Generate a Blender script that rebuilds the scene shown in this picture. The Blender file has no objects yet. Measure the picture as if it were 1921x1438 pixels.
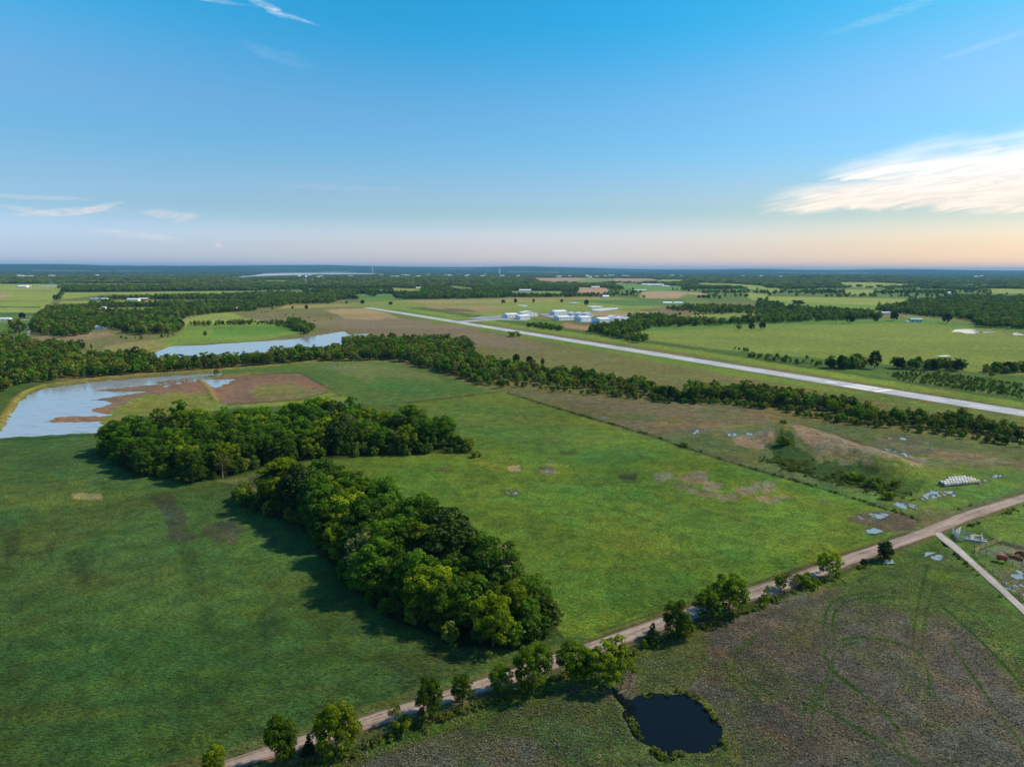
import bpy, math, random
import numpy as np
from mathutils import Matrix, Vector

R = math.radians
scene = bpy.context.scene
COL = scene.collection

# ---------------------------------------------------------------- camera
FPX, CX, CY, CAMZ = 1332.0, 960.5, 719.0, 75.0
PITCH = math.atan((719 - 504.5) / FPX)
ROLL = R(0.17)
_r = np.array([1.0, 0, 0]); _u = np.array([0, math.sin(PITCH), math.cos(PITCH)]); _f = np.array([0, math.cos(PITCH), -math.sin(PITCH)])
RV = _r * math.cos(ROLL) + _u * math.sin(ROLL)
UV = _u * math.cos(ROLL) - _r * math.sin(ROLL)
FV = _f
cam_d = bpy.data.cameras.new('camera')
cam = bpy.data.objects.new('camera', cam_d); COL.objects.link(cam)
m = Matrix(((RV[0], UV[0], -FV[0], 0), (RV[1], UV[1], -FV[1], 0), (RV[2], UV[2], -FV[2], CAMZ), (0, 0, 0, 1)))
cam.matrix_world = m
cam_d.sensor_width = 36.0
cam_d.lens = FPX / 1921.0 * 36.0
cam_d.clip_start = 0.5
cam_d.clip_end = 120000
scene.camera = cam

# ---------------------------------------------------------------- sun and sky
SUN_EL, SUN_AZ = R(46), R(78)         # azimuth clockwise from the view direction (+Y)
sd = bpy.data.lights.new('sun', 'SUN')
sd.energy = 3.5
sd.angle = R(3.0)
sd.color = (1.0, 0.80, 0.56)
sun = bpy.data.objects.new('sun', sd); COL.objects.link(sun)
sv = Vector((math.sin(SUN_AZ) * math.cos(SUN_EL), math.cos(SUN_AZ) * math.cos(SUN_EL), math.sin(SUN_EL)))
sun.rotation_euler = sv.to_track_quat('Z', 'Y').to_euler()

world = bpy.data.worlds.new('World'); scene.world = world
world.use_nodes = True
wt = world.node_tree
for n in list(wt.nodes): wt.nodes.remove(n)

class NT:
    """small helper to write node maths in one line each"""
    def __init__(s, t): s.t = t
    def new(s, typ, **kw):
        n = s.t.nodes.new(typ)
        for k, v in kw.items(): setattr(n, k, v)
        return n
    def put(s, sock, v):
        if isinstance(v, bpy.types.NodeSocket): s.t.links.new(v, sock)
        elif v is not None:
            if isinstance(v, tuple) and len(v) == 3 and sock.type == 'RGBA': v = (*v, 1)
            sock.default_value = v
    def m(s, op, a, b=None, c=None, clamp=False):
        n = s.new('ShaderNodeMath', operation=op, use_clamp=clamp)
        s.put(n.inputs[0], a)
        if b is not None: s.put(n.inputs[1], b)
        if c is not None: s.put(n.inputs[2], c)
        return n.outputs[0]
    def ramp(s, x, a, b, c=0.0, d=1.0, smooth=True):
        n = s.new('ShaderNodeMapRange')
        n.interpolation_type = 'SMOOTHSTEP' if smooth else 'LINEAR'
        s.put(n.inputs['Value'], x)
        for k, v in zip(('From Min', 'From Max', 'To Min', 'To Max'), (a, b, c, d)): s.put(n.inputs[k], v)
        return n.outputs['Result']
    def mix(s, f, a, b, blend='MIX'):
        n = s.new('ShaderNodeMix', data_type='RGBA', blend_type=blend)
        n.clamp_factor = True
        s.put(n.inputs[0], f); s.put(n.inputs[6], a); s.put(n.inputs[7], b)
        return n.outputs[2]
    def noise(s, vec, scale, detail=4, rough=0.55, dist=0.0, typ=None):
        n = s.new('ShaderNodeTexNoise')
        if vec is not None: s.put(n.inputs['Vector'], vec)
        n.inputs['Scale'].default_value = scale
        n.inputs['Detail'].default_value = detail
        n.inputs['Roughness'].default_value = rough
        n.inputs['Distortion'].default_value = dist
        return n.outputs['Fac']
    def comb(s, x, y, z=0.0):
        n = s.new('ShaderNodeCombineXYZ')
        s.put(n.inputs[0], x); s.put(n.inputs[1], y); s.put(n.inputs[2], z)
        return n.outputs[0]

W = NT(wt)
sky = W.new('ShaderNodeTexSky', sky_type='NISHITA')
sky.sun_disc = False
sky.sun_elevation = SUN_EL
sky.sun_rotation = SUN_AZ
sky.altitude = 200
sky.air_density = 1.0; sky.dust_density = 1.2; sky.ozone_density = 3.0
tc = W.new('ShaderNodeTexCoord')
sp = W.new('ShaderNodeSeparateXYZ'); wt.links.new(tc.outputs['Generated'], sp.inputs[0])
DEG = 57.29578
AZ = W.m('MULTIPLY', W.m('ARCTAN2', sp.outputs[0], sp.outputs[1]), DEG)
EL = W.m('MULTIPLY', W.m('ARCSINE', sp.outputs[2]), DEG)
ELP = W.m('MAXIMUM', EL, 0.0)

def dirdeg(px, py):
    d = FV + RV * (px - CX) / FPX + UV * (CY - py) / FPX
    d = d / np.linalg.norm(d)
    return math.degrees(math.atan2(d[0], d[1])), math.degrees(math.asin(d[2]))

# the evening sky: the blue deepens upward, a warm band lies on the horizon and is strongest towards the sun
def color_curve(fac, stops, scale):
    n = W.new('ShaderNodeValToRGB'); W.put(n.inputs[0], fac)
    cr = n.color_ramp; cr.interpolation = 'EASE'
    cr.elements[0].position = stops[0][0]; cr.elements[0].color = tuple(v / scale for v in stops[0][1]) + (1,)
    cr.elements[1].position = stops[-1][0]; cr.elements[1].color = tuple(v / scale for v in stops[-1][1]) + (1,)
    for p, c in stops[1:-1]:
        e = cr.elements.new(p); e.color = tuple(v / scale for v in c) + (1,)
    return W.mix(1.0, n.outputs[0], (scale, scale, scale), 'MULTIPLY')

gain = color_curve(W.m('DIVIDE', ELP, 40.0), [
    (0.0, (1.66, 1.44, 1.74)), (0.05, (1.26, 1.17, 1.36)), (0.115, (0.80, 0.94, 1.02)), (0.26, (0.54, 1.00, 1.14)),
    (0.46, (0.14, 1.05, 1.24)), (1.0, (0.20, 0.78, 1.02))], 3.0)
graded = W.mix(1.0, sky.outputs[0], gain, 'MULTIPLY')
flank = W.m('MULTIPLY', W.ramp(W.m('ABSOLUTE', AZ), 4.0, 48.0), W.ramp(EL, 8.0, 19.0))
graded = W.mix(flank, graded, W.mix(1.0, graded, W.mix(W.ramp(AZ, -10.0, 10.0), (2.3, 1.34, 1.24), (2.5, 1.06, 0.88)), 'MULTIPLY'))
# a warm band on the horizon towards the sun, a cool one away from it
low = W.ramp(ELP, 0.0, 9.0, 1.0, 0.0)
side = color_curve(W.ramp(AZ, -40.0, 70.0, 0.0, 1.0, False), [(0.0, (0.80, 1.0, 1.2)), (0.36, (1.0, 1.0, 1.0)), (0.68, (1.06, 0.86, 0.56)), (1.0, (0.92, 0.74, 0.46))], 1.3)
graded = W.mix(low, graded, W.mix(1.0, graded, side, 'MULTIPLY'))

# cirrus: one large fan on the right, a few wisps elsewhere
def curve_of(x, pts, x0, x1, y1):
    n = W.new('ShaderNodeFloatCurve')
    W.put(n.inputs['Value'], W.ramp(x, x0, x1, 0.0, 1.0, False))
    cu = n.mapping.curves[0]
    pts = [((p - x0) / (x1 - x0), q / y1) for p, q in pts]
    cu.points[0].location = pts[0]; cu.points[1].location = pts[-1]
    for p in pts[1:-1]: cu.points.new(*p)
    n.mapping.update()
    return W.m('MULTIPLY', n.outputs[0], y1)

def edge(pl, x0, x1, tail):
    pts = sorted(dirdeg(*p) for p in pl)
    return [(x0, pts[0][1])] + pts + tail + [(x1, tail[-1][1] if tail else pts[-1][1])]

A0, A1, EY = 15.0, 75.0, 24.0
vA = W.comb(W.m('MULTIPLY', AZ, 0.05), W.m('ADD', W.m('MULTIPLY', EL, 0.55), W.m('MULTIPLY', AZ, -0.11)), 0.3)
nA = W.noise(vA, 1.0, 8, 0.62, 0.9)
vB = W.comb(W.m('MULTIPLY', AZ, 0.22), W.m('ADD', W.m('MULTIPLY', EL, 1.7), W.m('MULTIPLY', AZ, -0.24)), 4.3)
nB = W.noise(vB, 1.0, 7, 0.6, 1.4)
ELW = W.m('ADD', EL, W.m('MULTIPLY', W.m('SUBTRACT', nB, 0.5), 1.5))
upA = curve_of(AZ, edge([(1520, 312), (1546, 306), (1630, 285), (1685, 268), (1753, 250), (1921, 228)], A0, A1, [(45, 14.0), (60, 17.0)]), A0, A1, EY)
loA = curve_of(AZ, edge([(1500, 345), (1590, 341), (1750, 360), (1921, 385)], A0, A1, [(55, 3.6)]), A0, A1, EY)
upB = curve_of(AZ, edge([(1400, 385), (1449, 354), (1495, 344), (1590, 334), (1700, 320), (1921, 270)], A0, A1, [(55, 11.0)]), A0, A1, EY)
loB = curve_of(AZ, edge([(1400, 400), (1443, 400), (1644, 394), (1921, 396)], A0, A1, [(55, 4.0)]), A0, A1, EY)
def between(up, lo, azs, aze, soft):
    a = W.ramp(W.m('SUBTRACT', up, ELW), -0.05, soft)
    b = W.ramp(W.m('SUBTRACT', ELW, lo), -0.25, 0.45)
    c = W.ramp(W.m('ADD', AZ, W.m('MULTIPLY', W.m('SUBTRACT', nB, 0.5), 4.0)), azs, aze)
    return W.m('MULTIPLY', W.m('MULTIPLY', a, b), c)
mA = between(upA, loA, dirdeg(1525, 300)[0], dirdeg(1600, 300)[0], 1.5)
mB = between(upB, loB, dirdeg(1400, 370)[0], dirdeg(1560, 370)[0], 0.9)
dens = W.m('MAXIMUM', W.m('MULTIPLY', mA, W.ramp(nA, 0.30, 0.55, 0.35, 1.0)), W.m('MULTIPLY', mB, W.ramp(nA, 0.25, 0.5, 0.55, 1.0)))
# a blue gap below the upper streak of the fan
ga = W.m('SUBTRACT', upA, EL)
gap = W.m('MULTIPLY', W.ramp(W.m('ABSOLUTE', W.m('SUBTRACT', ga, 1.35)), 0.15, 0.7, 1.0, 0.0), W.ramp(AZ, 27.0, 31.0, 0.0, 0.62))
dens = W.m('MULTIPLY', dens, W.m('SUBTRACT', 1.0, W.m('MULTIPLY', gap, W.ramp(nB, 0.3, 0.6))))
dens = W.m('MULTIPLY', dens, W.ramp(nB, 0.15, 0.6, 0.72, 1.0))
dens = W.m('MULTIPLY', dens, W.ramp(AZ, 60.0, 85.0, 1.0, 0.0))
cloud_col = W.mix(W.ramp(EL, 3.8, 8.5), (8.6, 7.4, 6.3), (9.0, 8.9, 8.8))
cloud_col = W.mix(W.ramp(nB, 0.35, 0.62), W.mix(1.0, cloud_col, (0.86, 0.88, 0.90), 'MULTIPLY'), cloud_col)
graded = W.mix(dens, graded, cloud_col)
nC = W.noise(W.comb(W.m('MULTIPLY', AZ, 0.9), W.m('MULTIPLY', EL, 4.5), 1.0), 1.0, 7, 0.68, 1.2)
for (x, y, wpx, hpx, slope, amt) in [(130, 397, 85, 7, 0.10, 0.55), (185, 390, 45, 6, 0.30, 0.5), (60, 395, 50, 5, -0.15, 0.4), (70, 370, 80, 4, 0, 0.35), (318, 401, 52, 8, -0.05, 0.6),
                                     (345, 410, 22, 5, 0.3, 0.4), (262, 442, 80, 7, -0.13, 0.5), (410, 460, 7, 6, 0, 0.6), (500, 12, 34, 8, -0.35, 0.5), (545, 30, 50, 4, -0.22, 0.35), (410, 3, 70, 3, 0, 0.25),
                                     (520, 105, 70, 12, -0.2, 0.07), (1690, 18, 120, 9, 0.22, 0.16), (1860, 80, 90, 7, 0.2, 0.14), (1590, 425, 140, 5, 0, 0.18), (640, 352, 160, 6, 0, 0.1)]:
    a0, e0 = dirdeg(x, y)
    sx = wpx / FPX * DEG; sy = hpx / FPX * DEG
    dx = W.m('SUBTRACT', AZ, a0)
    dy = W.m('SUBTRACT', W.m('ADD', EL, W.m('MULTIPLY', W.m('SUBTRACT', nB, 0.5), sy * 2.2)), e0)
    dy = W.m('SUBTRACT', dy, W.m('MULTIPLY', dx, slope))
    q = W.m('ADD', W.m('POWER', W.m('ABSOLUTE', W.m('DIVIDE', dx, sx)), 2.0), W.m('POWER', W.m('ABSOLUTE', W.m('DIVIDE', dy, sy)), 2.0))
    f = W.m('MULTIPLY', W.ramp(q, 0.0, 1.1, amt * 0.72, 0.0), W.m('MULTIPLY', W.ramp(nA, 0.3, 0.6, 0.6, 1.0), W.ramp(nC, 0.30, 0.62, 0.15, 1.15)))
    graded = W.mix(f, graded, (7.4, 6.3, 5.8) if y > 150 else (7.6, 7.9, 8.2))
SKYOUT = graded
#ENDCLOUDS
bg = W.new('ShaderNodeBackground')
bg.inputs['Strength'].default_value = 0.1
wo = W.new('ShaderNodeOutputWorld')
wt.links.new(SKYOUT, bg.inputs['Color']); wt.links.new(bg.outputs[0], wo.inputs['Surface'])

scene.view_settings.view_transform = 'Standard'
scene.view_settings.look = 'None'
scene.view_settings.exposure = 0.42
scene.view_settings.gamma = 1.0
scene.view_settings.use_curve_mapping = False
cy = scene.cycles
cy.use_denoising = True
try: cy.denoiser = 'OPENIMAGEDENOISE'
except Exception: pass
cy.max_bounces = 6; cy.diffuse_bounces = 3; cy.glossy_bounces = 3; cy.transmission_bounces = 3
cy.volume_bounces = 1; cy.transparent_max_bounces = 6
cy.use_adaptive_sampling = True; cy.adaptive_threshold = 0.01

# ---------------------------------------------------------------- helpers
def P(px, py, z=0.0):
    """point of the place seen at pixel (px, py) of the photograph, at height z"""
    d = FV + RV * (px - CX) / FPX + UV * (CY - py) / FPX
    t = (z - CAMZ) / d[2]
    return np.array([d[0] * t, d[1] * t])

def proj(x, y, z=0.0):
    x = np.asarray(x, float); y = np.asarray(y, float)
    dz = z - CAMZ
    w = x * FV[0] + y * FV[1] + dz * FV[2]
    w = np.where(w < 0.5, 0.5, w)
    u = (x * RV[0] + y * RV[1] + dz * RV[2]) / w
    v = (x * UV[0] + y * UV[1] + dz * UV[2]) / w
    bad = y < 1.0
    return np.where(bad, 960 + np.sign(x) * 9000, CX + u * FPX), np.where(bad, 5000.0, CY - v * FPX)

def pxm(px, py):
    """pixels per metre at the ground seen at (px, py)"""
    g = P(px, py)
    return FPX / (g[1] * FV[1] + CAMZ * math.sin(PITCH))

def vnoise(x, y, scale, seed=0, octaves=3, rough=0.5):
    out = np.zeros_like(x, dtype=float); amp = 1.0; tot = 0
    for o in range(octaves):
        xs = x / scale * 2 ** o + seed * 17.31; ys = y / scale * 2 ** o + seed * 9.17 + 5.3
        xi = np.floor(xs); yi = np.floor(ys); fx = xs - xi; fy = ys - yi
        fx = fx * fx * (3 - 2 * fx); fy = fy * fy * (3 - 2 * fy)
        def h(a, b):
            a = a.astype(np.int64).astype(np.uint64); b = b.astype(np.int64).astype(np.uint64)
            n = (a * np.uint64(374761393) + b * np.uint64(668265263) + np.uint64(seed * 2246822519 + o * 3266489917)) & np.uint64(0xffffffff)
            n = ((n ^ (n >> np.uint64(13))) * np.uint64(1274126177)) & np.uint64(0xffffffff)
            n = n ^ (n >> np.uint64(16))
            return (n & np.uint64(0xffffff)).astype(float) / 16777215.0
        v = (h(xi, yi) * (1 - fx) + h(xi + 1, yi) * fx) * (1 - fy) + (h(xi, yi + 1) * (1 - fx) + h(xi + 1, yi + 1) * fx) * fy
        out += v * amp; tot += amp; amp *= rough
    return out / tot

def sdist(x, y, poly):
    """signed distance to a polygon (inside positive), only exact near it"""
    n = len(poly); ins = np.zeros(x.shape, bool); d2 = np.full(x.shape, 1e18)
    for i in range(n):
        x0, y0 = poly[i]; x1, y1 = poly[(i + 1) % n]
        dx, dy = x1 - x0, y1 - y0
        t = np.clip(((x - x0) * dx + (y - y0) * dy) / max(dx * dx + dy * dy, 1e-9), 0, 1)
        d2 = np.minimum(d2, (x - x0 - t * dx) ** 2 + (y - y0 - t * dy) ** 2)
        if y0 != y1:
            c = ((y0 > y) != (y1 > y)) & (x < (x1 - x0) * (y - y0) / (y1 - y0) + x0)
            ins ^= c
    d = np.sqrt(d2)
    return np.where(ins, d, -d)

def ldist(x, y, line):
    d2 = np.full(x.shape, 1e18)
    for (x0, y0), (x1, y1) in zip(line[:-1], line[1:]):
        dx, dy = x1 - x0, y1 - y0
        t = np.clip(((x - x0) * dx + (y - y0) * dy) / max(dx * dx + dy * dy, 1e-9), 0, 1)
        d2 = np.minimum(d2, (x - x0 - t * dx) ** 2 + (y - y0 - t * dy) ** 2)
    return np.sqrt(d2)

def smooth(t): t = np.clip(t, 0, 1); return t * t * (3 - 2 * t)

def G(pts): return [tuple(P(*p)) for p in pts]

# ---------------------------------------------------------------- layout, traced on the photograph
ROAD_UP = [(250, 1468), (422, 1426), (495, 1402), (587, 1372), (675, 1345), (770, 1315), (887, 1277), (932, 1263), (1020, 1232), (1110, 1202), (1160, 1185), (1230, 1160), (1320, 1130), (1398, 1103), (1468, 1083), (1578, 1043), (1668, 1013), (1724, 993), (1781, 970), (1848, 947), (1920, 926), (2060, 886), (2300, 822)]
ROAD_LO = [(262, 1490), (430, 1446), (505, 1423), (605, 1393), (697, 1366), (775, 1342), (887, 1306), (945, 1289), (1030, 1260), (1120, 1228), (1160, 1213), (1240, 1183), (1325, 1155), (1401, 1130), (1468, 1110), (1584, 1065), (1674, 1032), (1754, 1004), (1814, 979), (1866, 961), (1920, 943), (2070, 900), (2310, 834)]
DRIVE_L = [(1752, 1001), (1762, 1012), (1794, 1037), (1825, 1064), (1850, 1088), (1875, 1110), (1925, 1158), (2010, 1240)]
DRIVE_R = [(1766, 998), (1773, 1004), (1797, 1023), (1822, 1046), (1842, 1064), (1865, 1084), (1892, 1110), (1930, 1144), (2020, 1225)]
RUN = [(690, 577), (1921, 775)]
W_LEFT = [(-40, 845), (0, 810), (20, 781), (42, 750), (55, 740), (85, 729), (180, 716), (292, 707), (415, 699), (415, 702), (362, 715), (290, 720), (230, 727), (175, 731), (207, 735), (272, 734), (225, 741), (172, 750), (205, 753), (202, 758), (175, 765), (165, 772), (207, 778), (185, 780), (150, 779), (112, 780), (80, 791), (112, 793), (190, 791), (184, 802), (176, 810), (88, 815), (0, 821)]
W_UP = [(276, 668), (300, 657), (322, 649), (370, 648), (430, 644), (480, 641), (555, 636), (592, 630), (647, 621), (652, 628), (690, 626), (640, 645), (560, 656), (480, 664), (400, 672), (310, 673)]
W_SMALL = [(385, 712), (437, 711), (420, 721), (402, 727), (388, 719)]
W_BLACK = [(1150, 1290), (1165, 1318), (1178, 1330), (1172, 1340), (1200, 1382), (1225, 1400), (1240, 1420), (1285, 1408), (1320, 1404), (1345, 1396), (1352, 1366), (1330, 1340), (1310, 1318), (1290, 1304), (1240, 1302), (1200, 1305), (1185, 1318), (1165, 1308)]
W_GROVE = [(480, 896), (505, 889), (545, 887), (570, 893), (566, 912), (545, 925), (505, 918), (484, 908)]
WATERS = [('pond', W_LEFT, 0.35), ('pond', W_UP, 0.4), ('pond', W_SMALL, 0.25), ('pond', W_BLACK, 0.15), ('pond', W_GROVE, 0.15)]
# wet ground with broken puddles: polygon, share of water (0..1), noise size in metres
WET = [([(1722, 930), (1745, 920), (1800, 918), (1792, 932), (1755, 934), (1728, 940)], 0.56, 1.5),
       ([(1668, 942), (1690, 940), (1728, 948), (1722, 957), (1690, 952)], 0.55, 1.4),
       ([(1600, 965), (1640, 957), (1690, 962), (1660, 975), (1610, 975)], 0.40, 3.0),
       ([(1740, 1036), (1765, 1036), (1778, 1044), (1772, 1052), (1752, 1051), (1739, 1043)], 0.9, 2.5),
       ([(1622, 992), (1640, 989), (1653, 995), (1640, 999), (1625, 998)], 0.75, 1.5),
       ([(1655, 1050), (1670, 1047), (1674, 1054), (1658, 1056)], 0.6, 1.2),
       ([(1862, 1100), (1900, 1070), (1930, 1055), (1980, 1080), (1990, 1160), (1930, 1150)], 0.36, 2.2),
       ([(1860, 890), (1880, 889), (1882, 894), (1862, 895)], 0.7, 1.5), ([(1828, 908), (1850, 896), (1856, 898), (1835, 912)], 0.4, 1.2),
       ([(1296, 807), (1310, 806), (1312, 812), (1298, 814)], 0.55, 1.5), ([(1366, 813), (1382, 811), (1383, 817), (1368, 818)], 0.5, 1.5), ([(1398, 811), (1415, 810), (1415, 815), (1400, 816)], 0.55, 1.5),
       ([(1655, 820), (1700, 818), (1752, 824), (1740, 831), (1690, 830)], 0.30, 3.5), ([(1628, 838), (1680, 842), (1720, 855), (1690, 858)], 0.30, 1.5),
       ([(940, 922), (965, 918), (975, 925), (955, 929)], 0.40, 1.6), ([(238, 755), (250, 755), (250, 759), (240, 760)], 0.6, 2.0),
       ([(1120, 780), (1140, 781), (1138, 784)], 0.5, 1.8), ([(1330, 706), (1352, 707), (1345, 712)], 0.35, 2.5), ([(290, 716), (400, 703), (418, 706), (300, 728)], 0.42, 2.2),
       ([(620, 684), (670, 682), (660, 690), (628, 692)], 0.25, 2.0), ([(1010, 880), (1020, 876), (1045, 880), (1040, 888), (1015, 888)], 0.2, 1.2)]
# far ponds and lakes, above the flat ground; (polygon, height)
FARW = [([(1100, 573), (1127, 573.5), (1131, 575.5), (1112, 577)], 0.35), ([(1109, 579.5), (1130, 577.5), (1161, 577), (1158, 580), (1140, 582), (1125, 583.5), (1112, 582)], 0.35),
        ([(1784, 622.5), (1792, 618), (1812, 617), (1836, 618), (1838, 624), (1830, 626), (1810, 625), (1800, 622.5)], 0.3), ([(1898, 625), (1908, 623), (1921, 628), (1935, 630), (1900, 628)], 0.3), ([(1840, 620), (1868, 622), (1868, 624), (1845, 625)], 0.3),
        ([(1755, 667.5), (1775, 666), (1786, 667), (1770, 669)], 0.3), ([(968, 571), (992, 573), (985, 575)], 0.3),
        ([(428, 519.5), (470, 517), (500, 513), (560, 512), (640, 511.8), (718, 513), (700, 515), (600, 515.5), (560, 517), (500, 519), (460, 521)], 9.0),
        ([(214, 517.5), (240, 517), (238, 518.6), (216, 518.8)], 9.0)]
# gentle dam ridges: polyline, height, half width
BERM = [([(-60, 880), (-18, 822), (8, 786), (30, 752), (48, 736), (82, 724), (180, 711), (292, 701), (420, 694), (520, 686)], 1.3, 3.2),
        ([(378, 712), (392, 730), (400, 745), (405, 752)], 1.0, 1.8), ([(270, 668), (298, 654), (320, 647)], 1.0, 3.0)]
BERM_W = [(G(l), h, w) for l, h, w in BERM]
MOUND = G([(1372, 822), (1420, 806), (1470, 802), (1530, 808), (1580, 820), (1640, 836), (1700, 850), (1752, 866), (1762, 890), (1720, 905), (1690, 930), (1600, 915), (1520, 892), (1452, 872), (1440, 848)])
RIDGE = G([(1462, 812), (1500, 822), (1545, 842), (1600, 858), (1660, 876), (1700, 888)])
WAT_W = [(G(p), d) for _, p, d in WATERS]
WET_W = [(G(p), s, n) for p, s, n in WET]
ROAD_C = [((P(*a) + P(*b)) / 2) for a, b in zip(ROAD_UP, ROAD_LO)]
DRIVE_C = [((P(*a) + P(*b)) / 2) for a, b in zip(DRIVE_L, DRIVE_R)]
ROAD_C = [tuple(p) for p in ROAD_C]; DRIVE_C = [tuple(p) for p in DRIVE_C]
RUN_W = G(RUN)
FENCE_MID = [(953, 737), (1042, 765), (1120, 787), (1235, 821), (1281, 838), (1424, 883), (1554, 920), (1658, 953), (1722, 972)]
FENCE_ROAD = [(520, 1450), (555, 1437), (655, 1407), (760, 1368), (860, 1333), (947, 1306), (1015, 1282), (1177, 1226), (1230, 1205), (1262, 1193), (1301, 1183), (1356, 1161), (1401, 1144), (1472, 1113), (1530, 1092), (1600, 1066), (1668, 1042)]
BOXES = []
def near(poly_w, pad): return (min(p[0] for p in poly_w) - pad, max(p[0] for p in poly_w) + pad, min(p[1] for p in poly_w) - pad, max(p[1] for p in poly_w) + pad)
def within(x, y, bb): return (x > bb[0]) & (x < bb[1]) & (y > bb[2]) & (y < bb[3])

def height(x, y):
    x = np.asarray(x, float); y = np.asarray(y, float)
    rr = np.hypot(x, y)
    h = (vnoise(x, y, 45, 3, 3) - 0.5) * 0.5 * np.clip(rr / 300, 0.35, 2.0) + (vnoise(x, y, 2.2, 4, 2) - 0.5) * 0.10
    flat = np.ones_like(x)
    for ln, wd in ((ROAD_C, 8.0), (DRIVE_C, 4.0), (RUN_W, 22.0)):
        bb = near(ln, wd * 3); s = within(x, y, bb)
        if s.any(): flat[s] = np.minimum(flat[s], smooth((ldist(x[s], y[s], ln) - wd) / (wd * 0.8)))
    h = h * flat
    # road ditch
    bb = near(ROAD_C, 20); s = within(x, y, bb)
    if s.any():
        d = ldist(x[s], y[s], ROAD_C); h[s] -= 0.5 * np.exp(-((d - 7.4) / 1.3) ** 2)
    # mound
    bb = near(MOUND, 30); s = within(x, y, bb)
    if s.any():
        d = sdist(x[s], y[s], MOUND); rd = ldist(x[s], y[s], RIDGE)
        k = smooth((d + 1) / 14.0)
        h[s] += k * (3.9 * np.exp(-(rd / 13.0) ** 2) + 3.2 * (vnoise(x[s], y[s], 14, 8, 4, .6) - .25) + 0.5 * vnoise(x[s], y[s], 2.2, 9, 2))
    for ln, hh, w in BERM_W:
        bb = near(ln, w * 4); s = within(x, y, bb)
        if s.any():
            d = ldist(x[s], y[s], ln); h[s] += hh * np.exp(-(d / w) ** 2)
    for poly, dep in WAT_W:
        bb = near(poly, 12); s = within(x, y, bb)
        if s.any():
            warp = (vnoise(x[s], y[s], 3.0, 11, 3) - 0.5) * (5.0 if dep > 0.2 else 1.6)
            d = sdist(x[s], y[s], poly) + warp
            k = smooth((d + 1.2) / 2.4)
            rim = smooth((d + 5) / 4)
            h[s] = h[s] * (1 - rim * 0.8) * (1 - k) + k * (-0.5) - 0.02 * rim
    for poly, share, ns in WET_W:
        bb = near(poly, 8); s = within(x, y, bb)
        if s.any():
            d = sdist(x[s], y[s], poly) + (vnoise(x[s], y[s], ns * 1.5, 21, 2) - 0.5) * ns * 0.8
            k = smooth((d + 0.2) / (0.6 * ns))
            n = vnoise(x[s] * 1.0, y[s] * 0.55, ns * .7, 12, 4, .62)
            t = 0.26 + 0.48 * share
            z = -0.10 + np.clip((n - t) * 0.9, -0.12, 0.16) + (vnoise(x[s], y[s], ns * .22, 13, 2) - .5) * .10
            h[s] = h[s] * (1 - k) + k * z
    # far relief: low hills on the horizon, flattened farm land before them
    az = np.degrees(np.arctan2(x, y))
    far = np.clip((rr - 12000) / 10000, 0, 1)
    hl = 95 * np.exp(-((az + 14.5) / 9.5) ** 2) + 85 * np.exp(-((az + 34) / 9) ** 2) + 62 * np.exp(-((az - 1) / 7.0) ** 2) + 62 + 45 * np.exp(-((az - 19) / 2.8) ** 2) * 0.6 + 32 * np.exp(-((az - 29) / 4) ** 2)
    hn = vnoise(az, rr / 4000, 5.0, 31, 4)
    h = h + smooth(far) * (hl * (0.80 + 0.38 * hn)) * (rr > 12000)
    h = h + 22 * np.exp(-((rr - 6300) / 900) ** 2) * smooth((az - 19) / 4) * smooth((31 - az) / 4)
    return h

# ---------------------------------------------------------------- field colours (linear, light and shade put into some)
LUSH = (0.086, 0.134, 0.028); LEFTG = (0.047, 0.088, 0.036); MID = (0.060, 0.118, 0.040)
GY = (0.175, 0.235, 0.080); GYD = (0.115, 0.185, 0.060); TAN = (0.205, 0.180, 0.100); TANR = (0.30, 0.215, 0.135)
BRN = (0.120, 0.105, 0.070); REED = (0.165, 0.112, 0.088); MEA = (0.110, 0.122, 0.062); DIRT = (0.15, 0.10, 0.075)
WOODF = (0.020, 0.032, 0.014); PURP = (0.046, 0.044, 0.050); BG = (0.084, 0.078, 0.078); YG = (0.13, 0.18, 0.035); DG = (0.035, 0.075, 0.022)
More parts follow.
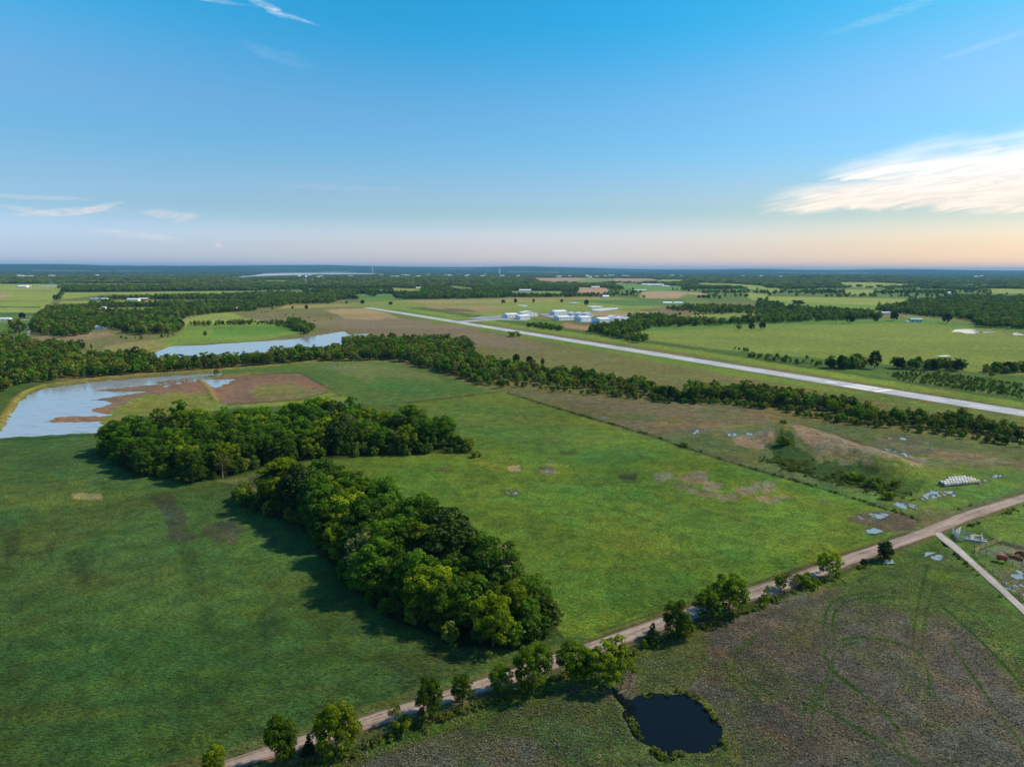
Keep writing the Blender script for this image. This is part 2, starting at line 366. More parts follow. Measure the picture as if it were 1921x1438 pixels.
# (polygon in photo pixels, colour, feather px, warp px, strength)
FIELDS = [
 # ---- middle distance (nearer than the far woods)
 ([(-400, 562), (2400, 562), (2400, 1000), (-400, 1000)], MEA, 2, 0, 1),
 ([(-400, 528), (110, 533), (118, 537), (108, 552), (80, 590), (-400, 592)], GY, 1, 0, 1),
 ([(-400, 541), (108, 545), (95, 547), (-400, 544)], GYD, 1, 0, .7), ([(-400, 566), (90, 563), (86, 566), (-400, 569)], GYD, 1, 0, .8), ([(-400, 574), (78, 574), (76, 577), (-400, 579)], (0.06, .13, .05), 1, 0, 1), ([(-400, 586), (70, 586), (70, 592), (-400, 596)], (0.05, .11, .04), 1, 0, 1),
 ([(-400, 552), (22, 552), (0, 562), (-400, 570)], TANR, 1, 0, .9),
 ([(-400, 594), (60, 594), (58, 640), (-400, 650)], (0.07, .14, .045), 2, 1, 1),
 ([(-400, 600), (22, 598), (20, 603), (-400, 606)], TAN, 1, 0, .8), ([(-20, 646), (10, 646), (10, 654), (-20, 658)], (0.2, .19, .18), 1, 0, .9),
 ([(175, 577), (195, 578), (194, 589), (178, 588)], TANR, 1, 0, 1), ([(195, 577), (400, 575), (390, 580), (300, 584), (210, 588)], GY, 1, 0, 1),
 ([(120, 548), (480, 546), (470, 549), (290, 553), (200, 552), (115, 562)], GY, 1, 0, 1), ([(115, 564), (300, 563), (290, 567), (110, 569)], GY, 1, 0, 1),
 ([(112, 531), (330, 532), (330, 534), (130, 535)], GY, 1, 0, .8),
 ([(320, 600), (430, 584), (480, 586), (500, 600), (520, 606), (400, 612), (345, 612)], GY, 1, 1, 1),
 ([(430, 587), (560, 578), (690, 574), (765, 592), (900, 620), (1200, 670), (1440, 714), (1700, 760), (2300, 870), (2300, 905), (1700, 800), (1400, 742), (1250, 738), (1100, 715), (940, 690), (850, 640), (700, 626), (600, 612), (520, 606)], MEA, 3, 3, 1),
 ([(440, 590), (560, 590), (640, 596), (700, 612), (690, 622), (600, 612), (500, 606)], (0.135, .135, .078), 6, 8, .9),
 ([(630, 598), (740, 595), (860, 610), (900, 622), (1030, 648), (980, 660), (850, 640), (700, 626), (620, 618)], (0.145, .125, .090), 8, 12, .85),
 ([(610, 581), (690, 578), (720, 585), (750, 596), (700, 600), (650, 598)], (0.24, .21, .11), 4, 3, .9), ([(645, 586), (700, 584), (735, 594), (680, 598)], (0.27, .20, .12), 3, 3, .7),
 ([(540, 572), (640, 570), (690, 574), (600, 577), (520, 579)], (0.22, .22, .10), 2, 1, .9),
 ([(345, 612), (520, 606), (590, 612), (585, 622), (470, 640), (350, 646), (300, 655), (265, 667), (180, 665), (215, 648), (330, 632)], (0.11, .19, .05), 2, 2, 1),
 ([(400, 614), (560, 610), (585, 618), (480, 630), (400, 628)], (0.07, .17, .04), 3, 2, .9),
 ([(195, 648), (280, 638), (320, 645), (270, 660), (190, 665)], TAN, 4, 3, .7), ([(110, 668), (180, 655), (220, 655), (160, 674), (110, 678)], (0.16, .14, .08), 4, 3, .8),
 ([(65, 632), (200, 622), (215, 628), (150, 640), (62, 640)], (0.19, .155, .10), 3, 2, .9), ([(120, 626), (170, 624), (170, 630), (120, 632)], TANR, 2, 2, .6),
 # beyond and beside the runway
 ([(750, 563), (960, 558), (1120, 557), (1200, 566), (1260, 572), (1180, 585), (1050, 582), (960, 592), (840, 600), (760, 588), (640, 570)], (0.14, .20, .07), 2, 1, 1),
 ([(750, 563), (960, 559), (1100, 557), (1180, 562), (960, 566), (800, 571)], (0.21, .20, .10), 1, 1, .9),
 ([(800, 572), (920, 573), (960, 578), (900, 586), (790, 580)], (0.24, .19, .11), 3, 2, .8), ([(830, 578), (880, 579), (900, 586), (840, 583)], (0.07, .06, .04), 3, 2, .7),
 ([(1040, 563), (1280, 560), (1300, 572), (1180, 574), (1100, 566)], (0.06, .14, .05), 2, 1, .9),
 ([(1230, 577), (1300, 578), (1390, 579), (1402, 583), (1300, 588), (1240, 583)], (0.17, .135, .10), 1, 1, 1), ([(1100, 584), (1240, 585), (1200, 592), (1110, 592)], (0.25, .22, .12), 1, 1, .9),
 ([(1290, 592), (1440, 584), (1480, 586), (1400, 596), (1300, 600)], (0.14, .21, .07), 1, 1, 1),
 ([(690, 576), (770, 583), (980, 612), (1300, 660), (1921, 757), (2300, 820), (2300, 700), (1921, 690), (1440, 662), (1210, 625), (1000, 598), (840, 596), (760, 586)], (0.075, .14, .038), 3, 2, 1),
 ([(1000, 600), (1100, 605), (1180, 640), (1300, 655), (1500, 680), (1921, 740), (1921, 700), (1500, 660), (1240, 640), (1150, 612)], (0.048, .10, .034), 8, 5, .8),
 ([(1060, 606), (1110, 612), (1110, 620), (1070, 618), (1050, 612)], (0.27, .17, .10), 2, 2, .9), ([(1180, 655), (1300, 668), (1290, 673), (1200, 662)], (0.2, .18, .09), 4, 3, .7),
 ([(1195, 622), (1300, 612), (1440, 606), (1560, 601), (1700, 600), (1921, 626), (2300, 650), (2300, 720), (1921, 704), (1840, 698), (1440, 664), (1300, 650), (1200, 640)], (0.125, .185, .055), 2, 2, 1),
 ([(1200, 612), (1440, 598), (1600, 596), (1700, 598), (1921, 612), (1921, 622), (1700, 606), (1560, 608), (1440, 612), (1200, 622)], (0.07, .17, .045), 3, 2, .9),
 ([(1690, 588), (1840, 590), (1850, 600), (1700, 600)], (0.12, .17, .06), 3, 2, .8),
 ([(690, 580), (1300, 690), (1921, 800), (1921, 789), (1300, 680), (700, 577)], (0.09, .17, .035), 2, 1, .9),
 ([(720, 577), (1300, 664), (1921, 765), (1921, 755), (1300, 655), (740, 575)], (0.12, .20, .04), 2, 1, .9),
 ([(760, 577), (1300, 656), (1921, 753), (1921, 748), (1300, 650), (800, 576)], (0.05, .09, .035), 2, 1, .8),
 ([(1400, 770), (1921, 852), (1921, 790), (1400, 706)], (0.105, .115, .05), 6, 4, .6),
 # behind the hedge: brown rough pasture
 ([(930, 725), (1240, 745), (1400, 762), (1650, 800), (2300, 900), (2300, 830), (1921, 925), (1800, 965), (1722, 985), (1480, 900), (1281, 840), (1100, 784), (945, 738)], (0.098, .108, .060), 3, 2, 1),
 ([(960, 735), (1240, 750), (1420, 770), (1460, 795), (1330, 790), (1100, 768)], (0.105, .100, .075), 10, 10, .8),
 ([(1150, 788), (1280, 794), (1400, 802), (1380, 812), (1250, 810), (1150, 802)], (0.145, .115, .08), 10, 14, .7), ([(1270, 792), (1380, 797), (1385, 802), (1270, 798)], (0.19, .13, .10), 4, 6, .7),
 ([(1640, 815), (1921, 870), (1921, 885), (1740, 855), (1640, 830)], (0.17, .135, .095), 8, 6, .6), ([(1720, 880), (1921, 880), (1921, 915), (1800, 950), (1700, 960), (1690, 930)], (0.085, .135, .032), 10, 14, .8),
 ([(1480, 900), (1640, 930), (1722, 960), (1722, 985), (1640, 955), (1500, 912)], (0.085, .14, .04), 5, 3, .8),
 # mound
 ([(1375, 822), (1420, 808), (1450, 815), (1452, 840), (1420, 842), (1385, 835)], (0.20, .155, .125), 4, 4, .9),
 ([(1470, 803), (1540, 812), (1600, 830), (1680, 848), (1740, 862), (1720, 885), (1660, 880), (1600, 862), (1560, 862), (1520, 850), (1490, 828)], (0.20, .15, .12), 4, 8, .95),
 ([(1500, 845), (1580, 862), (1660, 880), (1690, 895), (1640, 900), (1560, 885), (1500, 865)], (0.13, .105, .07), 8, 12, .55),
 ([(1442, 838), (1468, 820), (1492, 846), (1530, 866), (1600, 880), (1700, 898), (1740, 908), (1690, 935), (1600, 915), (1500, 888), (1448, 865)], (0.030, .056, .018), 8, 14, .95),  # dark scrub, with the shade of the near flank put into the colour
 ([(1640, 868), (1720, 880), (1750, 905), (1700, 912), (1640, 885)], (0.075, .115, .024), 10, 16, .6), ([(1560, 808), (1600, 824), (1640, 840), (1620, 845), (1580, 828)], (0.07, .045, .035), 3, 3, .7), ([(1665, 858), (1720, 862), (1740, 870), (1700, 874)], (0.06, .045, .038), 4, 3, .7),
 # ---- the two ponds, reeds, bank
 ([(-400, 700), (120, 716), (80, 728), (30, 760), (0, 800), (-60, 890), (-400, 900)], (0.05, .095, .03), 3, 2, 1),
 ([(160, 725), (290, 714), (418, 698), (480, 690), (600, 700), (640, 740), (590, 757), (430, 765), (380, 775), (210, 785), (180, 812), (150, 812)], (0.12, .165, .055), 3, 3, 1),
 ([(180, 728), (290, 714), (380, 712), (395, 740), (330, 738), (270, 742), (220, 765), (180, 795), (100, 796), (60, 792), (110, 776), (160, 762)], REED, 5, 6, 1),
 ([(250, 745), (380, 740), (400, 757), (300, 770), (230, 775)], (0.13, .165, .055), 7, 6, .8),
 ([(382, 712), (470, 702), (562, 699), (618, 732), (560, 748), (430, 757), (412, 756), (398, 738)], REED, 3, 3, 1), ([(470, 725), (540, 715), (600, 735), (560, 746), (480, 748)], (0.13, .15, .06), 8, 8, .8),
 ([(420, 694), (560, 681), (720, 678), (800, 693), (905, 728), (935, 736), (742, 760), (560, 760), (640, 738), (600, 720), (562, 700), (470, 698), (400, 704)], MID, 3, 2, 1),
 ([(600, 685), (700, 682), (780, 695), (840, 715), (700, 718), (640, 700)], (0.11, .14, .075), 8, 6, .7), ([(700, 706), (840, 715), (900, 733), (760, 742), (690, 730)], (0.045, .11, .035), 8, 6, .7),
 ([(390, 752), (430, 760), (560, 752), (640, 742), (660, 752), (560, 772), (380, 775)], (0.15, .20, .06), 3, 2, .8),
 # ---- near fields
 ([(380, 775), (430, 765), (560, 760), (742, 758), (900, 790), (920, 870), (640, 880), (400, 900), (190, 900), (180, 815), (210, 788)], (0.055, .098, .028), 3, 3, 1),
 ([(560, 870), (640, 855), (880, 850), (1000, 900), (1100, 1000), (1000, 1100), (700, 1000), (560, 930)], LUSH, 3, 3, 1),
 ([(740, 758), (940, 734), (953, 739), (1120, 790), (1281, 842), (1480, 902), (1640, 950), (1722, 985), (1640, 1018), (1500, 1062), (1390, 1100), (1230, 1155), (1110, 1198), (1060, 1190), (760, 960), (560, 880), (640, 855), (870, 850), (860, 800)], LUSH, 2, 1, 1),
 ([(780, 770), (930, 745), (1100, 800), (1250, 860), (1100, 870), (950, 830), (850, 800)], (0.078, .140, .045), 20, 12, .7),
 ([(1000, 870), (1240, 900), (1400, 930), (1560, 960), (1560, 1010), (1350, 1070), (1150, 1020), (1000, 960)], (0.088, .150, .036), 40, 25, .7),
 ([(1150, 1040), (1400, 1030), (1500, 1050), (1390, 1095), (1230, 1150), (1150, 1140)], (0.050, .098, .022), 25, 15, .5),
 ([(-400, 822), (0, 821), (88, 815), (180, 812), (230, 880), (430, 905), (560, 950), (700, 1130), (870, 1215), (1060, 1190), (1110, 1200), (930, 1262), (740, 1325), (420, 1425), (-400, 1660)], LEFTG, 2, 1, 1),
 ([(-400, 835), (190, 830), (260, 910), (330, 1000), (330, 1130), (-400, 1230)], (0.056, .088, .036), 70, 30, .65), ([(420, 1000), (600, 1110), (640, 1200), (500, 1230), (400, 1120)], (0.040, .082, .030), 50, 20, .5),
 ([(-400, 1100), (200, 1120), (600, 1150), (700, 1250), (300, 1450), (-400, 1650)], (0.038, .078, .028), 60, 20, .5),
 ([(-400, 930), (100, 926), (250, 918), (420, 902), (430, 912), (250, 935), (100, 955), (-400, 975)], (0.085, .115, .038), 14, 12, .6),
 ([(-400, 1320), (50, 1318), (200, 1330), (400, 1318), (620, 1285), (630, 1296), (400, 1332), (180, 1350), (-400, 1365)], (0.075, .10, .032), 16, 14, .6),
 ([(135, 925), (190, 925), (188, 937), (140, 936)], (0.24, .19, .11), 4, 3, .8),
 ([(280, 928), (325, 925), (345, 965), (362, 1005), (340, 1022), (315, 1005), (305, 965)], PURP, 10, 12, .8), ([(380, 995), (420, 970), (455, 985), (450, 1010), (415, 1020)], PURP, 10, 12, .8), ([(490, 995), (515, 1000), (515, 1030), (495, 1025)], PURP, 12, 10, .5),
 ([(335, 1020), (365, 1020), (390, 1110), (420, 1200), (400, 1210), (360, 1120)], (0.028, .052, .024), 14, 14, .55), ([(475, 1150), (510, 1140), (530, 1180), (500, 1220)], (0.024, .044, .024), 10, 8, .7), ([(120, 1035), (180, 1030), (170, 1100), (130, 1085)], (0.026, .044, .024), 12, 8, .7), ([(10, 1010), (40, 990), (30, 1040), (5, 1060)], (0.026, .044, .024), 10, 6, .7), ([(80, 1020), (105, 1015), (100, 1060)], (0.026, .044, .024), 8, 6, .6),
 ([(700, 1240), (860, 1190), (900, 1250), (760, 1290)], (0.045, .055, .035), 20, 10, .5),
 # bare patches in the right field
 ([(1226, 890), (1262, 886), (1275, 896), (1245, 903), (1222, 900)], (0.155, .140, .118), 3, 10, .85), ([(1275, 893), (1310, 884), (1332, 893), (1322, 905), (1290, 906)], (0.135, .118, .105), 3, 12, .9), ([(1318, 900), (1350, 903), (1366, 914), (1340, 921), (1312, 913)], (0.17, .15, .125), 3, 12, .85),
 ([(1290, 918), (1340, 924), (1388, 931), (1384, 940), (1330, 934), (1288, 926)], (0.165, .145, .120), 3, 10, .85), ([(1262, 906), (1300, 910), (1296, 917), (1262, 914)], (0.10, .082, .075), 3, 8, .8), ([(1308, 884), (1328, 882), (1326, 889), (1312, 890)], (0.18, .16, .13), 2, 5, .85),
 ([(1372, 918), (1398, 908), (1422, 912), (1412, 926), (1380, 926)], (0.155, .135, .115), 3, 11, .85), ([(1412, 902), (1448, 905), (1462, 920), (1436, 926), (1418, 914)], (0.17, .15, .12), 3, 12, .8), ([(1418, 930), (1452, 932), (1468, 942), (1440, 944), (1416, 938)], (0.165, .142, .122), 3, 8, .9), ([(1462, 924), (1486, 930), (1484, 938), (1464, 934)], (0.15, .13, .11), 2, 7, .8),
 ([(1160, 890), (1198, 888), (1190, 900), (1165, 900)], (0.05, .04, .03), 3, 3, .9),
 ([(950, 875), (975, 872), (975, 884), (955, 884)], (0.23, .19, .14), 2, 2, .9), ([(1012, 882), (1042, 879), (1044, 887), (1015, 889)], (0.24, .19, .15), 2, 2, .9), ([(1022, 868), (1045, 868), (1044, 873), (1024, 874)], (0.16, .14, .10), 2, 2, .8), ([(820, 877), (842, 877), (842, 882), (822, 882)], (0.17, .13, .10), 2, 1, .9), ([(812, 876), (848, 876), (848, 884), (816, 884)], (0.05, .045, .03), 2, 1, .5),
 ([(825, 982), (855, 983), (852, 992), (828, 992)], (0.16, .11, .09), 2, 2, .9), ([(860, 868), (905, 864), (920, 870), (900, 878), (862, 876)], (0.12, .16, .03), 5, 5, .8), ([(1050, 845), (1080, 842), (1082, 850), (1055, 852)], (0.045, .06, .03), 4, 3, .8), ([(1190, 853), (1205, 853), (1203, 858)], (0.06, .05, .04), 2, 1, .8),
 ([(880, 798), (910, 797), (905, 803)], (0.05, .07, .035), 4, 3, .7), ([(980, 800), (1060, 798), (1050, 806)], (0.05, .09, .035), 8, 5, .5), ([(1530, 938), (1555, 936), (1558, 945)], (0.17, .12, .08), 2, 2, .8), ([(1460, 895), (1480, 893), (1480, 900)], (0.2, .17, .12), 2, 2, .8),
 ([(1585, 975), (1620, 962), (1650, 958), (1725, 972), (1712, 992), (1680, 998), (1620, 985)], (0.085, .068, .062), 3, 4, .95), ([(1620, 962), (1655, 958), (1665, 968), (1640, 975)], (0.15, .16, .09), 4, 3, .6),
 # wood floors under the near groves
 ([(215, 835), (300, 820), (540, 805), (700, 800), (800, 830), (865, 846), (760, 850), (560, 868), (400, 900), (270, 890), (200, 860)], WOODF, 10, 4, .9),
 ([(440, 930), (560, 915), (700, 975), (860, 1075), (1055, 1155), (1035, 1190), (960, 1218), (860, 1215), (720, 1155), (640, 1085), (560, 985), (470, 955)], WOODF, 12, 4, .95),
 # ---- below the road
 ([(-400, 1700), (-100, 1570), (262, 1490), (430, 1447), (605, 1394), (775, 1343), (945, 1290), (1120, 1229), (1240, 1184), (1401, 1131), (1584, 1066), (1754, 1006), (1794, 1036), (1850, 1088), (1921, 1155), (2300, 1500), (2300, 2600), (-400, 2600)], BG, 2, 0, 1),
 ([(430, 1447), (775, 1343), (1120, 1229), (1401, 1131), (1584, 1066), (1754, 1006), (1794, 1036), (1700, 1060), (1560, 1100), (1440, 1130), (1300, 1185), (1200, 1230), (1150, 1290), (1000, 1330), (860, 1365), (700, 1420), (500, 1500)], (0.058, .092, .022), 10, 8, .95),
 ([(860, 1350), (1100, 1290), (1180, 1330), (1230, 1400), (1180, 1500), (1060, 1440), (1000, 1380), (900, 1380)], (0.052, .082, .028), 20, 15, .75),
 ([(1200, 1230), (1330, 1170), (1330, 1240), (1280, 1300), (1350, 1340), (1380, 1420), (1330, 1400), (1290, 1300), (1190, 1300)], (0.06, .09, .035), 15, 12, .8), ([(1290, 1298), (1330, 1310), (1380, 1380), (1400, 1438), (1350, 1438), (1340, 1360)], (0.11, .125, .065), 10, 8, .8),
 ([(1230, 1400), (1300, 1412), (1350, 1400), (1400, 1438), (1380, 1550), (1200, 1550)], (0.07, .11, .035), 10, 8, .9),
 ([(1560, 1090), (1700, 1045), (1760, 1012), (1850, 1090), (1921, 1155), (2200, 1420), (2100, 1420), (1921, 1250), (1840, 1180), (1700, 1130), (1620, 1130)], (0.055, .098, .026), 22, 12, .85),
 ([(1735, 1070), (1760, 1066), (1790, 1080), (1790, 1090), (1765, 1092), (1740, 1082)], (0.085, .155, .022), 5, 9, .85),
 ([(1560, 1105), (1700, 1110), (1740, 1160), (1720, 1190), (1700, 1150), (1620, 1120)], (0.075, .13, .028), 14, 10, .7), ([(1800, 1100), (1850, 1140), (1921, 1220), (1921, 1300), (1850, 1210), (1790, 1120)], (0.07, .12, .03), 20, 12, .6),
 # right of the driveway
 ([(1766, 998), (1821, 978), (1921, 944), (2300, 840), (2300, 1500), (2020, 1225), (1892, 1110), (1822, 1046)], (0.075, .12, .032), 2, 1, 1),
 ([(1830, 970), (1921, 945), (2300, 850), (2300, 1120), (1921, 1035), (1860, 1010)], (0.12, .165, .045), 4, 2, .95),
 ([(1830, 1034), (1880, 1020), (1900, 1018), (2100, 1050), (2100, 1160), (1990, 1150), (1921, 1070), (1890, 1050)], (0.15, .14, .13), 3, 3, .95), ([(1846, 1002), (1880, 1014), (1921, 1024), (2100, 1040), (2100, 1052), (1921, 1032), (1870, 1018)], (0.05, .04, .035), 3, 2, .85),
 ([(1858, 1062), (1900, 1066), (1930, 1100), (1940, 1160), (1900, 1120)], (0.11, .10, .08), 5, 4, .8),
]
# clearings in the far woods: (polygon, colour)
FAR_FIELDS = [
 ([(1000, 521), (1090, 520), (1150, 522), (1185, 526), (1100, 529), (1010, 526)], (0.15, .19, .08)), ([(990, 522), (1060, 521), (1100, 523), (1040, 525)], (0.30, .21, .14)), ([(1150, 521.5), (1220, 522), (1240, 526), (1160, 526)], (0.28, .21, .15)), ([(1240, 524), (1285, 524), (1280, 527.5), (1230, 528)], GY),
 ([(1085, 539), (1142, 540), (1130, 546), (1085, 545)], (0.30, .22, .15)), ([(1143, 532), (1240, 534), (1290, 537), (1230, 542), (1180, 538)], (0.09, .19, .07)), ([(1205, 547), (1250, 546), (1310, 548), (1330, 552), (1260, 553), (1200, 552)], (0.28, .23, .15)),
 ([(955, 545.5), (1050, 546), (1060, 549), (960, 548.5)], (0.12, .2, .07)), ([(1305, 530.5), (1375, 531.5), (1440, 537), (1440, 539), (1360, 535), (1310, 533)], GY), ([(1440, 556), (1600, 558), (1705, 561), (1690, 567), (1560, 566), (1440, 562)], GY), ([(1450, 564), (1560, 569), (1700, 575), (1620, 576), (1500, 572)], (0.11, .20, .06)),
 ([(1568, 529.5), (1640, 530), (1722, 533), (1640, 535.5), (1580, 534)], GY), ([(1583, 543), (1640, 543), (1640, 546.5), (1585, 547)], GY), ([(1845, 541), (1960, 542), (1960, 546), (1860, 545.5)], GY), ([(1420, 540), (1470, 540), (1455, 543)], GY),
 ([(650, 551.5), (730, 551), (760, 553.5), (690, 556)], (0.08, .17, .06)), ([(735, 540), (790, 541.5), (790, 544), (740, 545)], (0.16, .20, .09)), ([(840, 536), (850, 535), (900, 541), (860, 541)], (0.1, .16, .07)), ([(490, 526), (545, 526), (540, 528), (500, 528)], (0.13, .19, .09)), ([(550, 549), (610, 549), (600, 551.5), (560, 551.5)], (0.12, .18, .08)), ([(945, 519), (962, 519), (960, 521)], GY), ([(1290, 551), (1330, 556), (1320, 561), (1270, 560)], (0.1, .16, .06)), ([(1400, 549), (1440, 552), (1440, 556), (1410, 555)], GY),
 ([(940, 558.5), (1120, 556.5), (1200, 561), (1200, 572), (940, 572)], (0.20, .21, .10)), ([(640, 561), (700, 563), (960, 559), (960, 575), (640, 575)], (0.18, .20, .09)),
] + [(f[0], f[1]) for f in FIELDS[1:18]] + [([(-400, 560), (-400, 900), (60, 900), (60, 640), (60, 592)], (0.05, .1, .035))]
FAR_FIELDS.pop()
WOODS = [  # footprints of the nearer woods, hedges and copses: (polygon, spacing m, height m)
 ('belt', [(-300, 680), (-40, 664), (0, 657), (60, 650), (150, 652), (158, 660), (112, 672), (108, 682), (180, 676), (262, 672), (280, 681), (400, 684), (480, 676), (560, 668), (640, 658), (655, 640), (700, 636), (800, 638), (878, 645), (885, 660), (850, 662), (930, 690), (1000, 698), (1000, 708), (930, 712), (935, 727), (905, 722), (850, 703), (740, 676), (600, 678), (480, 686), (330, 698), (240, 706), (130, 710), (40, 722), (-10, 745), (-300, 790)], 6.6, 9.0),
 ('grove_w', [(215, 836), (300, 820), (380, 816), (480, 812), (540, 804), (620, 794), (700, 794), (750, 815), (800, 828), (862, 836), (884, 848), (760, 852), (640, 852), (560, 864), (470, 878), (430, 892), (360, 904), (300, 893), (258, 886), (215, 866), (198, 848)], 6.2, 11.0),
 ('grove_e', [(450, 938), (478, 946), (500, 942), (560, 944), (600, 930), (650, 945), (700, 975), (760, 1013), (830, 1060), (900, 1098), (980, 1138), (1048, 1156), (1030, 1182), (960, 1208), (880, 1206), (800, 1180), (730, 1146), (668, 1096), (622, 1040), (580, 985), (500, 960), (462, 946)], 5.6, 11.5),
 ('hedge', [(885, 676), (960, 694), (1080, 703), (1160, 715), (1232, 728), (1232, 742), (1160, 740), (1040, 726), (960, 714), (940, 724), (925, 700)], 5.5, 6.5),
 ('hedge', [(1258, 740), (1290, 733), (1345, 732), (1350, 751), (1260, 754)], 5.5, 8.5),
 ('hedge', [(1362, 735), (1430, 730), (1440, 738), (1540, 757), (1600, 768), (1650, 778), (1660, 792), (1600, 792), (1540, 774), (1450, 764), (1365, 752)], 5.2, 7.5),
 ('hedge', [(1650, 782), (1700, 785), (1800, 785), (1870, 806), (1921, 818), (2100, 850), (2100, 870), (1921, 832), (1820, 815), (1700, 800), (1650, 796)], 4.8, 6.0),
 ('wood', [(60, 605), (78, 594), (90, 582), (180, 576), (178, 590), (230, 590), (300, 595), (345, 612), (330, 625), (270, 630), (232, 626), (232, 619), (172, 618), (165, 628), (120, 634), (62, 627)], 8.5, 10.0),
 ('wood', [(200, 590), (300, 584), (420, 576), (480, 575), (480, 584), (400, 588), (330, 598), (240, 594)], 9, 9.0),
 ('wood', [(165, 573), (300, 571), (480, 568), (480, 576), (300, 577), (165, 578)], 10, 9.0), ('wood', [(175, 561), (300, 558), (480, 553), (620, 553), (655, 556), (630, 565), (480, 563), (300, 562)], 11, 9.5),
 ('wood', [(480, 558), (640, 560), (620, 570), (560, 570), (500, 578), (480, 578)], 10, 9.0), ('wood', [(115, 537), (330, 538), (480, 540), (480, 546), (300, 546), (125, 548)], 13, 12.0),
 ('hedge', [(345, 608), (500, 606), (530, 605), (585, 624), (575, 630), (540, 616), (500, 610), (350, 612)], 8, 5.5),
 ('hedge', [(535, 603), (560, 602), (590, 620), (575, 628), (550, 618)], 6, 8.0),
 ('wood', [(1108, 622), (1150, 612), (1210, 606), (1218, 618), (1180, 628), (1216, 641), (1195, 643), (1140, 632)], 7.5, 9.0),
 ('wood', [(1180, 598), (1232, 594), (1290, 603), (1350, 606), (1440, 596), (1560, 590), (1650, 590), (1655, 598), (1560, 602), (1440, 607), (1300, 612), (1240, 614), (1180, 612)], 9, 9.0),
 ('wood', [(1250, 582), (1300, 574), (1440, 578), (1560, 580), (1640, 585), (1640, 592), (1560, 590), (1440, 594), (1380, 588), (1330, 590)], 12, 8.0),
 ('wood', [(1640, 583), (1800, 575), (1921, 572), (2300, 575), (2300, 640), (1921, 619), (1840, 614), (1815, 600), (1720, 592)], 9, 10.0),
 ('hedge', [(1548, 690), (1620, 684), (1622, 690), (1580, 694)], 4.5, 9.0), ('hedge', [(1840, 697), (1921, 690), (2050, 696), (2050, 702), (1921, 700), (1850, 702)], 5.5, 6.5),
 ('hedge', [(1672, 690), (1760, 686), (1808, 692), (1800, 697), (1700, 694)], 5.5, 7.5),
 ('hedge', [(1400, 668), (1440, 670), (1540, 682), (1540, 688), (1440, 678), (1400, 672)], 6.0, 4.0),
 ('scrub', [(1660, 700), (1760, 700), (1921, 722), (1921, 748), (1800, 730), (1690, 714)], 3.6, 2.3),
 ('scrub', [(985, 608), (1030, 612), (1060, 618), (1050, 622), (990, 614)], 6.5, 5.0),
 ('wood', [(0, 634), (50, 636), (48, 650), (-200, 655), (-200, 630)], 8, 8.5), ('wood', [(22, 612), (40, 606), (46, 622), (30, 628)], 8, 8.0), ('wood', [(78, 590), (180, 578), (180, 592), (150, 596), (80, 598)], 8, 11.0),
]
ARCS = [[(1612, 1298), (1570, 1268), (1548, 1240), (1548, 1218), (1570, 1200), (1612, 1194), (1672, 1200), (1730, 1224), (1742, 1260), (1745, 1304)], [(1612, 1298), (1586, 1275), (1564, 1262), (1560, 1232), (1580, 1210), (1612, 1204)],
        [(1425, 1310), (1372, 1268), (1356, 1248), (1368, 1224), (1395, 1208), (1420, 1190)], [(1442, 1300), (1385, 1262), (1372, 1246), (1385, 1222), (1410, 1206)], [(1503, 1343), (1520, 1308), (1552, 1275), (1556, 1250)], [(1520, 1380), (1524, 1330), (1548, 1290), (1570, 1262)],
        [(1712, 1210), (1716, 1160), (1735, 1080), (1740, 1060)], [(1730, 1218), (1732, 1170), (1752, 1100)], [(1612, 1298), (1680, 1350), (1700, 1410), (1720, 1440)], [(1545, 1180), (1552, 1130), (1600, 1112), (1680, 1110)], [(1560, 1184), (1566, 1140), (1606, 1120), (1680, 1120)], [(1520, 1312), (1600, 1360), (1700, 1420), (1780, 1460)],
        [(1780, 1200), (1840, 1290), (1921, 1400)], [(1760, 1130), (1860, 1220), (1921, 1290)], [(1240, 1340), (1300, 1330)]]
TRAILS = [[(1000, 1140), (1120, 1080), (1280, 1050), (1480, 1010), (1600, 990)], [(960, 760), (1040, 830), (1090, 900), (1160, 1000), (1190, 1150)], [(880, 870), (980, 900), (1120, 910), (1220, 900)],
          [(1200, 905), (1330, 960), (1500, 1010), (1640, 1010)], [(340, 930), (372, 1060), (410, 1200), (430, 1340)], [(200, 960), (190, 1100), (150, 1280), (120, 1400)], [(480, 1020), (530, 1160), (620, 1280)], [(20, 950), (60, 1120), (40, 1300)],
          [(1080, 940), (1180, 960), (1300, 1010), (1400, 1060)], [(800, 880), (900, 960), (1000, 1000), (1120, 1010)]]
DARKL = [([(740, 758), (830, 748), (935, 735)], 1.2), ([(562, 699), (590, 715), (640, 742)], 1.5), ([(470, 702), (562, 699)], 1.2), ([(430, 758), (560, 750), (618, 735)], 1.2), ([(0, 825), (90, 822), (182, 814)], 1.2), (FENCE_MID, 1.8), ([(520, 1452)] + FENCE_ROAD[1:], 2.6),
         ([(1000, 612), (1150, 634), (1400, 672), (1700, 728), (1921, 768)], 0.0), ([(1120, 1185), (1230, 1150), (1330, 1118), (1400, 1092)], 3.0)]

def far_open(x, y):
    return vnoise(x * 0.6, y * .8, 520, 81, 3) >= 0.60

